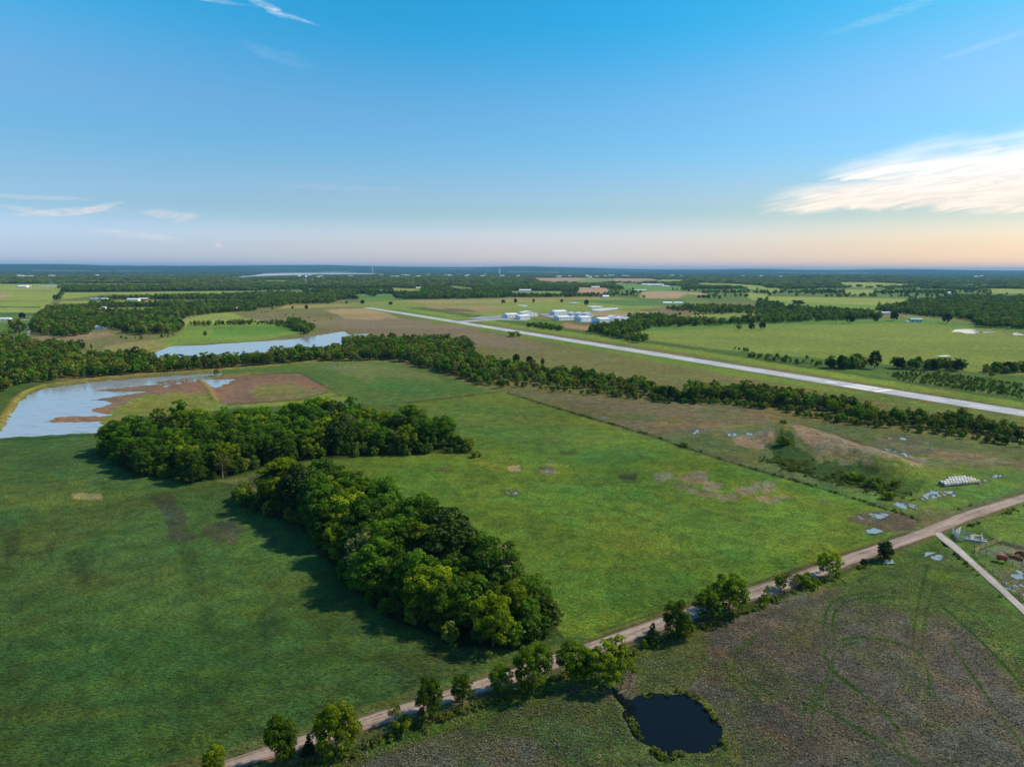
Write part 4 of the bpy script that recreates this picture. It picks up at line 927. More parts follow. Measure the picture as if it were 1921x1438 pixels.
def crown_mesh(name, V, T, m):
    n = len(V) // 4
    me = np_mesh(name, V, np.arange(n * 4).reshape(n, 4))
    at = me.attributes.new('tint', 'FLOAT', 'POINT'); at.data.foreach_set('value', T.astype(np.float32))
    me.materials.append(m)
    return me
def wood_mesh(name, V, F_, m):
    me = np_mesh(name, V, F_, True); me.materials.append(m); return me

PROTO = {}
def proto(kind, seed, Rc, zc, Rz, nl, lobe, leaves, size, leafm, barkm=MBARK, h0=None, rad=0.2, nlimb=7, shape='round'):
    V, T, L = crown_data(seed, Rc, zc, Rz, nl, lobe, leaves, size, shape)
    WV, WF = wood_data(seed, L, h0 if h0 else zc * 0.75, rad, nlimb)
    PROTO.setdefault(kind, []).append((crown_mesh('crown', V, T, leafm), wood_mesh('trunk', WV, WF, barkm), (zc + Rz)))

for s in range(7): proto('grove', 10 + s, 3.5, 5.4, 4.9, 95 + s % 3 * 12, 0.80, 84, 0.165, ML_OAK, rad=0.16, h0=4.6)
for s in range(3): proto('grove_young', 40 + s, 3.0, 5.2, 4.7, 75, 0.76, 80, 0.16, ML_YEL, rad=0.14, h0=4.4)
ML_ROAD = leaf_material('roadside_leaves', (0.026, 0.066, 0.004), (0.15, 0.27, 0.006))
for s in range(5): proto('road', 60 + s, 3.3, 4.6, 3.9, 100, 0.70, 105, 0.135, ML_ROAD, rad=0.20, h0=3.2)
for s in range(3): proto('road_yellow', 80 + s, 3.0, 4.1, 3.7, 85, 0.66, 100, 0.135, ML_YEL, rad=0.17, h0=2.8)
for s in range(3): proto('sapling', 90 + s, 1.3, 4.2, 1.9, 12, 0.6, 55, 0.15, ML_YEL, rad=0.07, h0=3.2, nlimb=5)
for s in range(3): proto('shrub', 100 + s, 1.6, 0.95, 0.95, 16, 0.65, 70, 0.16, ML_YEL, rad=0.06, h0=0.7, nlimb=4)
for s in range(2): proto('cedar', 110 + s, 1.9, 2.6, 2.5, 34, 0.85, 95, 0.15, ML_DARK, rad=0.14, h0=3.6, nlimb=4, shape='cone')
for s in range(2): proto('dark_round', 116 + s, 3.2, 4.2, 3.7, 80, 0.85, 80, 0.18, ML_DARK, rad=0.2)
for s in range(2): proto('pale', 120 + s, 2.8, 6.0, 3.0, 24, 1.0, 34, 0.20, ML_PALE, MPALEBARK, rad=0.17, nlimb=12)

def bare_wood(seed, h):
    """a leafless tree: trunk, limbs, twigs"""
    r = np.random.default_rng(seed); V, F_ = [], []
    def add(path, radii, sd=4):
        v, f = tube(path, radii, sd); o = len(V); V.extend(v); F_.extend([tuple(i_ + o for i_ in q) for q in f])
    def grow_(p, d, ln, rad, lvl):
        q = p + d * ln * 0.5 + r.normal(size=3) * ln * .05; e = p + d * ln
        add([p, q, e], [rad, rad * .8, rad * .55], 5 if lvl < 2 else 3)
        if lvl >= 4: return
        for _ in range(3 if lvl else 5):
            nd = d + r.normal(size=3) * (0.52 if lvl else 0.62); nd[2] += 0.22; nd /= np.linalg.norm(nd)
            grow_(p + d * ln * r.uniform(.55, 1.0), nd, ln * r.uniform(.55, .78), rad * .52, lvl + 1)
    grow_(np.array([0, 0, -0.3]), np.array([0, 0, 1.0]), h * 0.36, 0.22, 0)
    return V, F_
BARE = []
for s in range(2):
    V, F_ = bare_wood(130 + s, 10.5); o_ = len(F_) // 8
    BARE.append((wood_mesh('branches', V, F_, MPALEBARK),))

def hgt1(x, y): return float(height(np.array([x]), np.array([y]))[0])

def tree(name, kind, x, y, h, label, cat='tree', group=None, width=1.0, idx=None, part='crown'):
    pool = PROTO[kind]; cm_, wm_, top = pool[idx % len(pool)] if idx is not None else pool[int(rng.integers(len(pool)))]
    e = bpy.data.objects.new(name, None); COL.objects.link(e); e.empty_display_size = 0.5
    s = h / top
    e.location = (x, y, hgt1(x, y)); e.rotation_euler = (0, 0, rng.uniform(0, 6.28)); e.scale = (s * width, s * width * rng.uniform(.92, 1.08), s)
    tag(e, label, cat, group)
    link(part, cm_, parent=e); link('trunk', wm_, parent=e)
    return e

# ---- scatter the woods
def inside(x, y, poly): return sdist(x, y, poly) > 0
def scatter(poly_px, spacing, seed, margin=0.0):
    pw = G(poly_px); bb = near(pw, 0); r = np.random.default_rng(seed)
    nx = int((bb[1] - bb[0]) / spacing) + 2; ny = int((bb[3] - bb[2]) / spacing) + 2
    X, Y = np.meshgrid(np.arange(nx), np.arange(ny)); X = X + 0.5 * (Y % 2)
    x = bb[0] + (X.ravel() + r.uniform(-.38, .38, X.size)) * spacing; y = bb[2] + (Y.ravel() * 0.9 + r.uniform(-.38, .38, X.size)) * spacing
    if spacing < 4 or 'loose' in str(seed):
        n_ = len(x); x = r.uniform(bb[0], bb[1], n_); y = r.uniform(bb[2], bb[3], n_)
    k = sdist(x, y, pw) > margin + (vnoise(x, y, 25, 70, 2) - .5) * spacing * 0.8
    return x[k], y[k]

WATPOLY = [G(W_LEFT), G(W_UP), G(W_BLACK), G(W_GROVE), G(W_SMALL)]
CAND = []      # x, y, height, kind of wood
for k, (kind, poly, sp_, hh) in enumerate(WOODS):
    x, y = scatter(poly, sp_, 200 + k, 1.0 if kind.startswith('grove') else 0)
    r = np.random.default_rng(300 + k)
    keep = np.ones(len(x), bool)
    for wp in WATPOLY: keep &= sdist(x, y, wp) < -1.0
    x, y = x[keep], y[keep]
    h = hh * (0.84 if not kind.startswith('grove') else 1.0) * np.where(r.random(len(x)) < (.3 if kind == 'hedge' else 0), r.uniform(.35, .6, len(x)), r.uniform(0.7, 1.3, len(x))) * (0.82 + 0.4 * vnoise(x, y, 30, 71, 2))
    for a in zip(x, y, h): CAND.append((*a, kind))
# bushes straggling along the pasture hedge and the banks
def along(line, n, spread, seed, h0, h1, kind):
    r = np.random.default_rng(seed); pts = np.array(G(line)); seg = np.linalg.norm(np.diff(pts, axis=0), axis=1); cum = np.concatenate([[0], np.cumsum(seg)])
    for _ in range(n):
        t = r.uniform(0, cum[-1]); k = min(np.searchsorted(cum, t) - 1, len(seg) - 1); k = max(k, 0)
        p = pts[k] + (pts[k + 1] - pts[k]) * ((t - cum[k]) / seg[k]) + r.normal(size=2) * spread
        CAND.append((p[0], p[1], r.uniform(h0, h1), kind))
along([(1160, 745), (1260, 756), (1360, 757), (1450, 768)], 60, 2.0, 1, 1.5, 3.5, 'scrub')
along([(935, 722), (1040, 732), (1160, 744), (1240, 748), (1360, 756), (1450, 768), (1600, 796), (1820, 822), (1921, 840)], 150, 2.2, 31, 1.6, 4.2, 'scrub')
along([(890, 668), (960, 690), (1080, 702), (1235, 728)], 60, 2.2, 32, 2, 4.5, 'scrub')
along([(1232, 742), (1262, 746)], 26, 2.4, 21, 3.5, 7, 'hedge')
along([(1345, 748), (1372, 746)], 18, 2.4, 22, 4, 7.5, 'hedge')
along([(520, 578), (440, 580), (340, 578)], 0, 1, 2, 3, 5, 'scrub')
along([(1180, 592), (1300, 593), (1440, 585), (1330, 586)], 26, 5, 3, 3, 6, 'wood')
along([(1380, 600), (1440, 606)], 6, 4, 4, 4, 7, 'wood')
along([(945, 728), (905, 722), (850, 702)], 14, 2.0, 6, 3, 6, 'hedge')
along([(560, 660), (480, 668), (400, 676)], 20, 2.0, 7, 3, 6, 'scrub')
along([(145, 652), (120, 655), (60, 652)], 10, 4, 8, 5, 8, 'wood')
along([(1500, 675), (1440, 668), (1380, 655)], 14, 3, 9, 2, 4, 'scrub')
along([(345, 612), (430, 608), (520, 607)], 16, 2, 10, 4, 7, 'hedge')
along([(215, 636), (290, 637), (330, 628)], 12, 5, 11, 2, 5, 'scrub')
along([(270, 533), (480, 527)], 20, 40, 12, 8, 12, 'wood')

GP = np.array(G(W_GROVE)).mean(0)
CAND = [(a_, b_, c_ * (0.55 if math.hypot(a_ - GP[0], b_ - GP[1]) < 24 and b_ < GP[1] + 2 else 1.0), k_) for a_, b_, c_, k_ in CAND]
# understory closing the foot of the groves
for kk, (kind, poly, _, _) in enumerate(WOODS[1:3]):
    line = poly + [poly[0]]
    along(line, 230, 1.3, 500 + kk, 2.2, 5.2, 'scrub')
CAND = [c for c in CAND if not (c[3] == 'scrub' and math.hypot(c[0] - GP[0], c[1] - GP[1]) < 15)]
arr = sorted(CAND, key=lambda c: c[0] ** 2 + c[1] ** 2)
INDIV = []; REST = []
for c in arr:
    px_, py_ = proj(c[0], c[1])
    if len(INDIV) < 262 and c[3] in ('grove_w', 'grove_e') and -60 < px_ < 1980: INDIV.append(c)
    else: REST.append(c)

SUNXY = np.array([math.sin(SUN_AZ), math.cos(SUN_AZ)])
gl_e = 'green oak crown in the long near grove beside the dirt road'
gl_w = 'green oak crown in the wide grove beside the reed pond'
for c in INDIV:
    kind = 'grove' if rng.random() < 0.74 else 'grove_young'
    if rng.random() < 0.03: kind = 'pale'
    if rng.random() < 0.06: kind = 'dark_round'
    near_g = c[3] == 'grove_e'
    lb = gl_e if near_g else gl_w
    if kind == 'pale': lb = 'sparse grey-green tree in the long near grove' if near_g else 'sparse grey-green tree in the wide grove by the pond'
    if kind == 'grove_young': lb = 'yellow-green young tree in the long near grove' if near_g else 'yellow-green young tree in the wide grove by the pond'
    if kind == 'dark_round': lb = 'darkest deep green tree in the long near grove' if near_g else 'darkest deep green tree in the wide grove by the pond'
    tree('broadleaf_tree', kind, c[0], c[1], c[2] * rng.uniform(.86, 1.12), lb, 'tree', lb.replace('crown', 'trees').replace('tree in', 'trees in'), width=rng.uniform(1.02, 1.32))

# bare trees standing in the groves
def bare(px, py, h, label, k=0):
    x, y = P(px, py); e = bpy.data.objects.new('bare_tree', None); COL.objects.link(e)
    e.location = (x, y, hgt1(x, y)); e.scale = (h / 9.0,) * 3; e.rotation_euler = (0, 0, rng.uniform(0, 6))
    tag(e, label, 'tree'); link('branches', BARE[k][0], parent=e)
bare(742, 846, 11.5, 'leafless grey tree at the front edge of the wide grove', 0)
bare(775, 1110, 12.5, 'leafless grey tree with bare limbs inside the long near grove', 1)
bare(612, 668, 9, 'bare pale tree on the shore of the long upper pond', 0)
bare(596, 670, 8, 'smaller bare tree standing beside the upper pond shore', 1)

# ---- trees and shrubs that stand alone: (name, kind, px, py, height, width, label)
SINGLES = [
 ('roadside_tree', 'road_yellow', 402, 1452, 4.6, 1.0, 'yellow-green bushy tree at the lower edge above the road end'),
 ('roadside_tree', 'road', 528, 1438, 8.2, 0.78, 'green tree with two pale trunks at the near end of the dirt road'),
 ('roadside_tree', 'road_yellow', 634, 1420, 9.2, 0.98, 'broad sunlit tree leaning over the near dirt road'),
 ('cedar_tree', 'cedar', 580, 1414, 3.4, 1.0, 'low dark cedar in the shade between two roadside trees'),
 ('sapling', 'sapling', 741, 1360, 3.9, 1.3, 'thin pale sapling standing over the gravel road edge'),
 ('shrub', 'shrub', 756, 1370, 2.0, 0.9, 'yellowish shrub beside the thin pale sapling'),
 ('roadside_tree', 'road', 806, 1347, 7.2, 0.85, 'dense green tree left of the small roadside tree pair'),
 ('roadside_tree', 'road', 868, 1320, 5.6, 0.78, 'small dark green tree next to the open gravel stretch'),
 ('roadside_tree', 'road', 940, 1300, 5.6, 0.95, 'low leafy tree at the left end of the roadside clump'),
 ('roadside_tree', 'road', 1000, 1298, 9.4, 0.92, 'tall dark green tree in the roadside clump by the black pond'),
 ('roadside_tree', 'road', 1075, 1282, 8.6, 1.0, 'rounded tree in the middle of the roadside clump'),
 ('roadside_tree', 'road_yellow', 1136, 1288, 8.4, 1.02, 'bright yellow-green tree at the right end of the roadside clump'),
 ('sapling', 'sapling', 1152, 1268, 8.4, 1.15, 'tall slender sapling rising above the roadside clump'),
 ('sapling', 'sapling', 1180, 1290, 5.6, 1.0, 'sparse young tree right of the roadside clump'),
 ('cedar_tree', 'cedar', 1224, 1208, 4.6, 1.15, 'dark conical cedar between the road and the fence'),
 ('roadside_tree', 'road', 1268, 1194, 7.8, 1.0, 'green tree right beside the dark conical cedar'),
 ('shrub', 'road_yellow', 1285, 1196, 4.2, 1.0, 'sunlit yellow bush under the tree by the cedar'),
 ('roadside_tree', 'road', 1326, 1163, 7.2, 0.98, 'rounded dark tree left of the largest roadside tree'),
 ('roadside_tree', 'road', 1366, 1150, 9.2, 1.08, 'largest roadside tree with a full crown over the road'),
 ('sapling', 'sapling', 1438, 1128, 3.8, 1.0, 'tiny lone sapling in front of the red gravel'),
 ('shrub', 'shrub', 1432, 1130, 1.6, 0.9, 'small bush at the foot of the tiny sapling'),
 ('roadside_tree', 'pale', 1484, 1110, 5.0, 1.3, 'thin pale green roadside tree with open crown'),
 ('roadside_tree', 'road_yellow', 1464, 1106, 3.8, 1.1, 'low bright bush beside the pale open tree'),
 ('shrub', 'shrub', 1512, 1098, 2.6, 1.3, 'bush between the pale tree and the yellow tree'),
 ('roadside_tree', 'road_yellow', 1555, 1082, 7.0, 0.95, 'brilliant yellow-green tree beside the road bend'),
 ('shrub', 'dark_round', 1621, 1062, 1.9, 1.2, 'low dark bush between the yellow tree and the dark cedar'),
 ('cedar_tree', 'dark_round', 1660, 1051, 5.2, 0.95, 'dark round cedar near the puddled road junction'),
 ('shrub', 'road_yellow', 1208, 1215, 1.8, 1.0, 'low weeds at the foot of the conical cedar'),
 # grove edge
 ('grove_tree', 'grove', 362, 905, 11.5, 1.15, 'big rounded tree bulging from the front of the wide grove'),
 ('grove_tree', 'grove', 268, 893, 10.5, 1.15, 'rounded dark tree at the lower left of the wide grove'),
 ('grove_tree', 'pale', 418, 896, 8.5, 1.1, 'olive brown tree at the front of the wide grove'),
 ('grove_tree', 'grove_young', 452, 886, 6.0, 0.9, 'small tree closing the right front of the wide grove'),
 ('shrub', 'grove_young', 460, 935, 6.5, 0.95, 'yellow-green bush at the upper tip of the long grove'),
 ('shrub', 'grove_young', 572, 900, 4.6, 0.8, 'small bright tree on the rim of the grove pool'),
 ('grove_tree', 'grove_young', 620, 925, 8.5, 1.15, 'golden green tree right of the grove pool'),
 ('grove_tree', 'grove_young', 925, 1212, 11.5, 1.15, 'sunlit yellow-green tree at the lower tip of the long grove'),
 ('shrub', 'shrub', 893, 858, 2.0, 1.0, 'bush just beyond the tip of the wide grove'),
 # beyond the pastures
 ('hedgerow_tree', 'dark_round', 1640, 692, 13.5, 0.78, 'tallest dark round tree in the row beyond the runway'),
 ('hedgerow_tree', 'dark_round', 1578, 690, 10.0, 1.0, 'dark bushy tree left of the tallest round tree'),
 ('hedgerow_tree', 'dark_round', 1603, 689, 10.0, 0.9, 'dark tree touching the tallest tree from the left'),
 ('hedgerow_tree', 'dark_round', 1560, 691, 8.0, 0.9, 'lowest dark tree at the left end of the runway row'),
 ('hedgerow_tree', 'dark_round', 1688, 692, 8.8, 1.0, 'dark tree right after the gap in the runway row'),
 ('hedgerow_tree', 'dark_round', 1748, 694, 8.2, 0.9, 'dark twin crowned tree in the runway row'),
 ('hedgerow_tree', 'dark_round', 1796, 697, 8.5, 0.85, 'dark tree closing the right end of the runway row'),
 ('meadow_bush', 'grove_young', 1713, 700, 4.5, 1.1, 'light green round bush in front of the dark row'),
 ('meadow_bush', 'grove_young', 1860, 708, 5.0, 1.1, 'lone yellow round bush beside the right scrub'),
 ('hedgerow_tree', 'grove', 1868, 697, 8.0, 1.2, 'spreading green tree in the far right copse'),
 ('hedgerow_tree', 'dark_round', 1892, 698, 8.0, 1.3, 'dark spreading tree in the far right copse'),
 ('pasture_tree', 'dark_round', 1776, 606, 13.0, 1.15, 'big dark oak standing alone right of the blue shed'),
 ('pasture_tree', 'dark_round', 1677, 602, 14.5, 1.0, 'tall dark oak left of the blue shed'),
 ('pasture_tree', 'dark_round', 1595, 607, 12.0, 1.0, 'broad dark oak at the edge of the big green pasture'),
 ('pasture_tree', 'pale', 1568, 608, 11.0, 1.2, 'pale spreading tree beside the broad dark oak'),
 ('pasture_tree', 'dark_round', 1643, 604, 8.0, 0.9, 'medium dark tree between the two oaks'),
 ('pasture_tree', 'grove', 1386, 619, 7.5, 1.1, 'first of three small trees out in the green pasture'),
 ('pasture_tree', 'dark_round', 1410, 619, 8.5, 1.0, 'middle dark tree of the three in the green pasture'),
 ('pasture_tree', 'dark_round', 1430, 618, 9.0, 1.0, 'last and largest of the three pasture trees'),
 ('pasture_tree', 'grove', 385, 631, 6.5, 0.8, 'lone small tree in the green meadow above the upper pond'),
 ('pasture_tree', 'dark_round', 575, 581, 8.5, 0.9, 'round dark tree at the end of the fence line by the cattle'),
 ('pasture_tree', 'grove', 549, 580, 6.0, 1.0, 'smaller tree left of the round fence line tree'),
 ('pasture_tree', 'grove', 511, 581, 6.5, 0.8, 'small tree in the fence line above the cattle'),
 ('pasture_tree', 'dark_round', 680, 571, 9.5, 1.2, 'dark bushy tree near the far runway end'),
 ('pasture_tree', 'grove', 650, 571, 7.5, 1.2, 'green clump left of the far runway end'),
 ('pasture_tree', 'dark_round', 733, 572, 7.0, 1.5, 'low dark bush right by the far runway end'),
 ('pasture_tree', 'dark_round', 944, 570, 9.0, 1.0, 'dark tree in the line behind the hangars'),
 ('pasture_tree', 'dark_round', 967, 569, 10.5, 0.8, 'taller tree in the line behind the hangars'),
 ('pasture_tree', 'dark_round', 1001, 568, 9.5, 0.6, 'last slim tree of the line behind the hangars'),
 ('pasture_tree', 'dark_round', 1054, 568, 8.5, 0.9, 'pair like dark tree standing alone in the far field'),
 ('pasture_tree', 'dark_round', 1100, 573, 12.0, 0.9, 'dark tree at the corner of the twin farm ponds'),
 ('pasture_tree', 'dark_round', 104, 564, 13.0, 0.85, 'round dark tree at the edge of the yellow fields'),
 ('pasture_tree', 'dark_round', 42, 598, 9.5, 1.1, 'dark tree behind the row of parked white cars'),
 ('pasture_tree', 'dark_round', 19, 608, 6.5, 1.0, 'small round tree near the paved road'),
 ('pasture_tree', 'grove_young', 82, 597, 9.0, 0.8, 'light green tree where the paved road meets the wood'),
 ('pasture_tree', 'pale', 280, 634, 7.0, 0.9, 'pale orange tinted tree at the meadow edge'),
 ('pasture_tree', 'grove_young', 172, 656, 6.0, 0.7, 'thin tree in the rough ground left of the upper pond'),
 ('pasture_tree', 'grove', 1018, 686, 6.0, 0.9, 'spreading small tree right of the belt tip'),
 ('pasture_tree', 'dark_round', 993, 686, 8.0, 0.9, 'dark tree at the right tip of the tree belt'),
 ('pasture_tree', 'dark_round', 968, 684, 8.5, 1.0, 'dark round tree near the right tip of the tree belt'),
 ('pasture_tree', 'dark_round', 1258, 750, 8.0, 0.75, 'narrow dark tree between two hedge clumps'),
 ('pasture_tree', 'grove_young', 1634, 795, 9.0, 0.95, 'round golden green tree in the hedge behind the mound'),
 ('pasture_tree', 'grove_young', 1560, 778, 9.0, 0.95, 'golden green tree in the middle of the long hedge'),
 ('pasture_tree', 'grove_young', 1600, 786, 7.0, 1.0, 'lighter bush between two golden hedge trees'),
 ('pasture_tree', 'grove_young', 1340, 752, 9.5, 1.0, 'golden rimmed tree at the right of the hedge clump'),
 ('pasture_tree', 'grove', 1300, 754, 9.0, 1.1, 'broad green tree in the separate hedge clump'),
 ('meadow_bush', 'grove_young', 406, 705, 5.5, 0.9, 'lone bush reflected in the tiny reed pool'),
 ('meadow_bush', 'shrub', 1468, 812, 1.8, 1.0, 'small green bush on the top of the earth mound'),
 ('meadow_bush', 'shrub', 1469, 841, 3.2, 1.0, 'leafy bush on the dark flank of the earth mound'),
 ('meadow_bush', 'shrub', 1641, 915, 3.0, 0.9, 'yellow bush at the foot of the earth mound'),
 ('meadow_bush', 'shrub', 1598, 903, 2.4, 1.0, 'green bush half way along the mound foot'),
 ('meadow_bush', 'shrub', 1614, 905, 2.4, 0.8, 'narrow bush next to the one at the mound foot'),
 ('meadow_bush', 'shrub', 1679, 914, 2.2, 0.9, 'bush near the mound end and the hay bales'),
 ('meadow_bush', 'shrub', 1666, 936, 2.4, 0.9, 'bush in the fence corner below the mound'),
 ('meadow_bush', 'shrub', 1283, 838, 1.9, 1.0, 'bush on the pasture fence line'),
 ('meadow_bush', 'shrub', 965, 631, 5.0, 1.5, 'lone shrub in the strip beside the hangars'),
]
seen = {}
for nm, kind, px_, py_, h, w, lb in SINGLES:
    x, y = P(px_, py_); seen[kind] = seen.get(kind, -1) + 1
    tree(nm, kind, x, y, h, lb, 'shrub' if ('shrub' in nm or 'bush' in nm) else 'tree', None, w, seen[kind])

# ---- the other woods: instanced by geometry nodes from a few real trees
def merged(seed, Rc, zc, Rz, nl, lobe, leaves, size, leafm, rad):
    V, T, L = crown_data(seed, Rc, zc, Rz, nl, lobe, leaves, size)
    WV, WF = wood_data(seed, L, zc * .8, rad, 4, 4)
    n = len(V) // 4; f = [tuple(range(4 * k, 4 * k + 4)) for k in range(n)] + [tuple(i_ + len(V) for i_ in q) for q in WF]
    me = np_mesh('broadleaf_tree', np.vstack([V, np.array(WV)]), f)
    at = me.attributes.new('tint', 'FLOAT', 'POINT'); at.data.foreach_set('value', np.concatenate([T, np.zeros(len(WV))]).astype(np.float32))
    me.materials.append(leafm); me.materials.append(MBARK)
    me.polygons.foreach_set('material_index', np.array([0] * n + [1] * len(WF), np.int32))
    return me
wood_col = bpy.data.collections.new('wood_kinds'); COL.children.link(wood_col)
clump_col = bpy.data.collections.new('clump_kinds'); COL.children.link(clump_col)
MIDSPOT = [(345, 600, 'round tree at the right end of the wood above the green meadow'), (612, 560, 'tree in the corner of the far wood by the cattle field'), (1222, 612, 'tree between the hangars and the green pasture'), (1108, 627, 'leading tree of the copse beside the runway'),
           (1890, 606, 'rounded tree at the front of the right hand wood'), (24, 612, 'tree beside the paved road on the far left'), (1450, 605, 'tree in the hedge along the top of the green pasture')]
MIDME = []
for k, (px_, py_, lb) in enumerate(MIDSPOT):
    me = merged(400 + k, 3.4, 4.9, 4.6, 36, 1.2, 18, 0.50, ML_FAR if k % 3 else ML_OAK, 0.2)
    MIDME.append(me); x, y = P(px_, py_)
    o = bpy.data.objects.new('wood_tree', me); wood_col.objects.link(o); o.location = (x, y, hgt1(x, y)); o.rotation_euler = (0, 0, k)
    tag(o, lb, 'tree')
for k in range(4):
    r = np.random.default_rng(900 + k); Vs, Ts = [], []
    for q in range(9):
        cx_, cy_ = r.uniform(-13, 13, 2); hh = r.uniform(6.5, 11)
        V, T, L = crown_data(950 + k * 20 + q, 4.2, hh - 3.6, 3.8, 7, 2.3, 9, 1.35)
        Vs.append(V + np.array([cx_, cy_, 0])); Ts.append(np.clip(T + r.uniform(-.25, .25), 0, 1))
    me = crown_mesh('tree_clump', np.vstack(Vs), np.concatenate(Ts), ML_FAR)
    x, y = P([700, 1500, 200, 1320][k], [556, 572, 570, 560][k])
    o = bpy.data.objects.new('tree_clump', me); clump_col.objects.link(o); o.location = (x, y, 0)
    tag(o, 'small clump of trees within the distant woods', kind='stuff')

def instancer(name, pts, heights, coll, base, label, seed=0, rot=True):
    n = len(pts)
    me = bpy.data.meshes.new(name); me.vertices.add(n); me.vertices.foreach_set('co', np.asarray(pts, np.float32).ravel())
    r = np.random.default_rng(seed)
    sc = me.attributes.new('sc', 'FLOAT_VECTOR', 'POINT'); w = np.asarray(heights) / base
    wd = w * r.uniform(0.85, 1.2, n)
    sc.data.foreach_set('vector', np.stack([wd, wd * r.uniform(.9, 1.1, n), w], 1).astype(np.float32).ravel())
    ra = me.attributes.new('rz', 'FLOAT', 'POINT'); ra.data.foreach_set('value', r.uniform(0, 6.28, n).astype(np.float32))
    ix = me.attributes.new('ix', 'INT', 'POINT'); ix.data.foreach_set('value', r.integers(0, 64, n).astype(np.int32))
    me.update()
    o = bpy.data.objects.new(name, me); COL.objects.link(o); o['kind'] = 'stuff'; o['label'] = label
    ng = bpy.data.node_groups.new(name, 'GeometryNodeTree')
    ng.interface.new_socket('Geometry', in_out='INPUT', socket_type='NodeSocketGeometry'); ng.interface.new_socket('Geometry', in_out='OUTPUT', socket_type='NodeSocketGeometry')
    gi = ng.nodes.new('NodeGroupInput'); go = ng.nodes.new('NodeGroupOutput')
    ip = ng.nodes.new('GeometryNodeInstanceOnPoints'); ci = ng.nodes.new('GeometryNodeCollectionInfo')
    ci.inputs['Collection'].default_value = coll; ci.inputs['Separate Children'].default_value = True; ci.inputs['Reset Children'].default_value = True
    def att(nm, ty):
        a = ng.nodes.new('GeometryNodeInputNamedAttribute'); a.data_type = ty; a.inputs['Name'].default_value = nm
        return a.outputs['Attribute']
    cb = ng.nodes.new('ShaderNodeCombineXYZ'); ng.links.new(att('rz', 'FLOAT'), cb.inputs[2])
    ng.links.new(gi.outputs[0], ip.inputs['Points']); ng.links.new(ci.outputs[0], ip.inputs['Instance'])
    ip.inputs['Pick Instance'].default_value = True
    ng.links.new(att('ix', 'INT'), ip.inputs['Instance Index']); ng.links.new(cb.outputs[0], ip.inputs['Rotation']); ng.links.new(att('sc', 'FLOAT_VECTOR'), ip.inputs['Scale'])
    ng.links.new(ip.outputs[0], go.inputs[0])
    md = o.modifiers.new('scatter', 'NODES'); md.node_group = ng
    return o

rest = np.array([(c[0], c[1], c[2]) for c in REST])
pts = np.stack([rest[:, 0], rest[:, 1], height(rest[:, 0], rest[:, 1]) - 0.1], 1)
instancer('woodland', pts, rest[:, 2], wood_col, 9.3, 'belts, hedges and copses of broadleaf trees across the farm land', 5)
print('individual trees', len(INDIV), 'woodland trees', len(REST))

# far woods: random points kept out of the clearings
def far_points(r0, r1, spacing, seed):
    r = np.random.default_rng(seed)
    area = math.radians(90) / 2 * (r1 ** 2 - r0 ** 2); n = int(area / spacing ** 2)
    rr = np.sqrt(r.uniform(r0 ** 2, r1 ** 2, n)); a = r.uniform(-math.radians(45), math.radians(45), n)
    x, y = np.sin(a) * rr, np.cos(a) * rr
    px_, py_ = proj(x, y)
    lim = 562 + np.where(px_ > 1420, 24, 0) + np.where((px_ > 1420) & (px_ < 1700), -4, 0)
    k = (py_ < lim)
    x, y, px_, py_ = x[k], y[k], px_[k], py_[k]
    ok = np.ones(len(x), bool)
    for poly, c in FAR_FIELDS:
        if max(p[1] for p in poly) < 505: continue
        hp = 10.5 * FPX / np.hypot(x, y)
        for q in (0, .35, .7, 1.0): ok &= sdist(px_, py_ - hp * q, poly) < 0.1
    # smaller openings between the woods
    fo = far_open(x, y)
    hedge = np.abs(vnoise(x * .35, y * 1.1, 330, 85, 2) - .5) < (0.012 if r0 < 2500 else 0.02)
    ok &= ~fo | hedge | (r.random(len(x)) < .03)
    lakes = [p for p, z in FARW]
    for p in lakes: ok &= sdist(px_, py_, p) < -0.8
    return x[ok], y[ok]
x, y = far_points(1300, 3000, 12.0, 1)
n1 = len(x); pts = np.stack([x, y, height(x, y)], 1)
instancer('woodland', pts, np.random.default_rng(2).uniform(7, 11.5, n1), wood_col, 9.3, 'distant woods of broadleaf trees with open fields between', 6)
x, y = far_points(3000, 9500, 27.0, 3)
n2 = len(x); pts = np.stack([x, y, height(x, y)], 1)
instancer('distant_woodland', pts, np.random.default_rng(4).uniform(7.5, 12, n2), clump_col, 9.5, 'wooded plain fading towards the low hills', 7)
print('far trees', n1, n2)
# the woods on the horizon as one rough canopy
sel = D > 9000
DD2 = D[sel]; az2 = az[:np.sum(np.abs(az) < R(41))]
A2, D2 = np.meshgrid(az[np.abs(az) < R(41)], np.concatenate([np.arange(9000, 16000, 240), np.geomspace(16000, 34500, 44)]))
cx2 = (np.sin(A2) * D2).ravel(); cy2 = (np.cos(A2) * D2).ravel()
r = np.random.default_rng(11)
cz = height(cx2, cy2) + 4 + r.uniform(0, 9, cx2.size)
px_, py_ = proj(cx2, cy2)
hole = vnoise(cx2 * .5, cy2, 900, 83, 3) > 0.66
for p, z in FARW: hole |= sdist(px_, py_, p) > -0.8
for poly, c in FAR_FIELDS[:24]: hole |= sdist(px_, py_, poly) > 0
cz = np.where(hole, cz - 16, cz)
n_a = A2.shape[1]; n_d = A2.shape[0]
i = np.arange(n_d - 1)[:, None] * n_a + np.arange(n_a - 1)[None, :]
fc = np.stack([i, i + 1, i + n_a + 1, i + n_a], -1).reshape(-1, 4)
cme = np_mesh('horizon_woodland', np.stack([cx2, cy2, cz], 1), fc)
at = cme.attributes.new('tint', 'FLOAT', 'POINT'); at.data.foreach_set('value', r.uniform(0, 0.8, cx2.size).astype(np.float32))
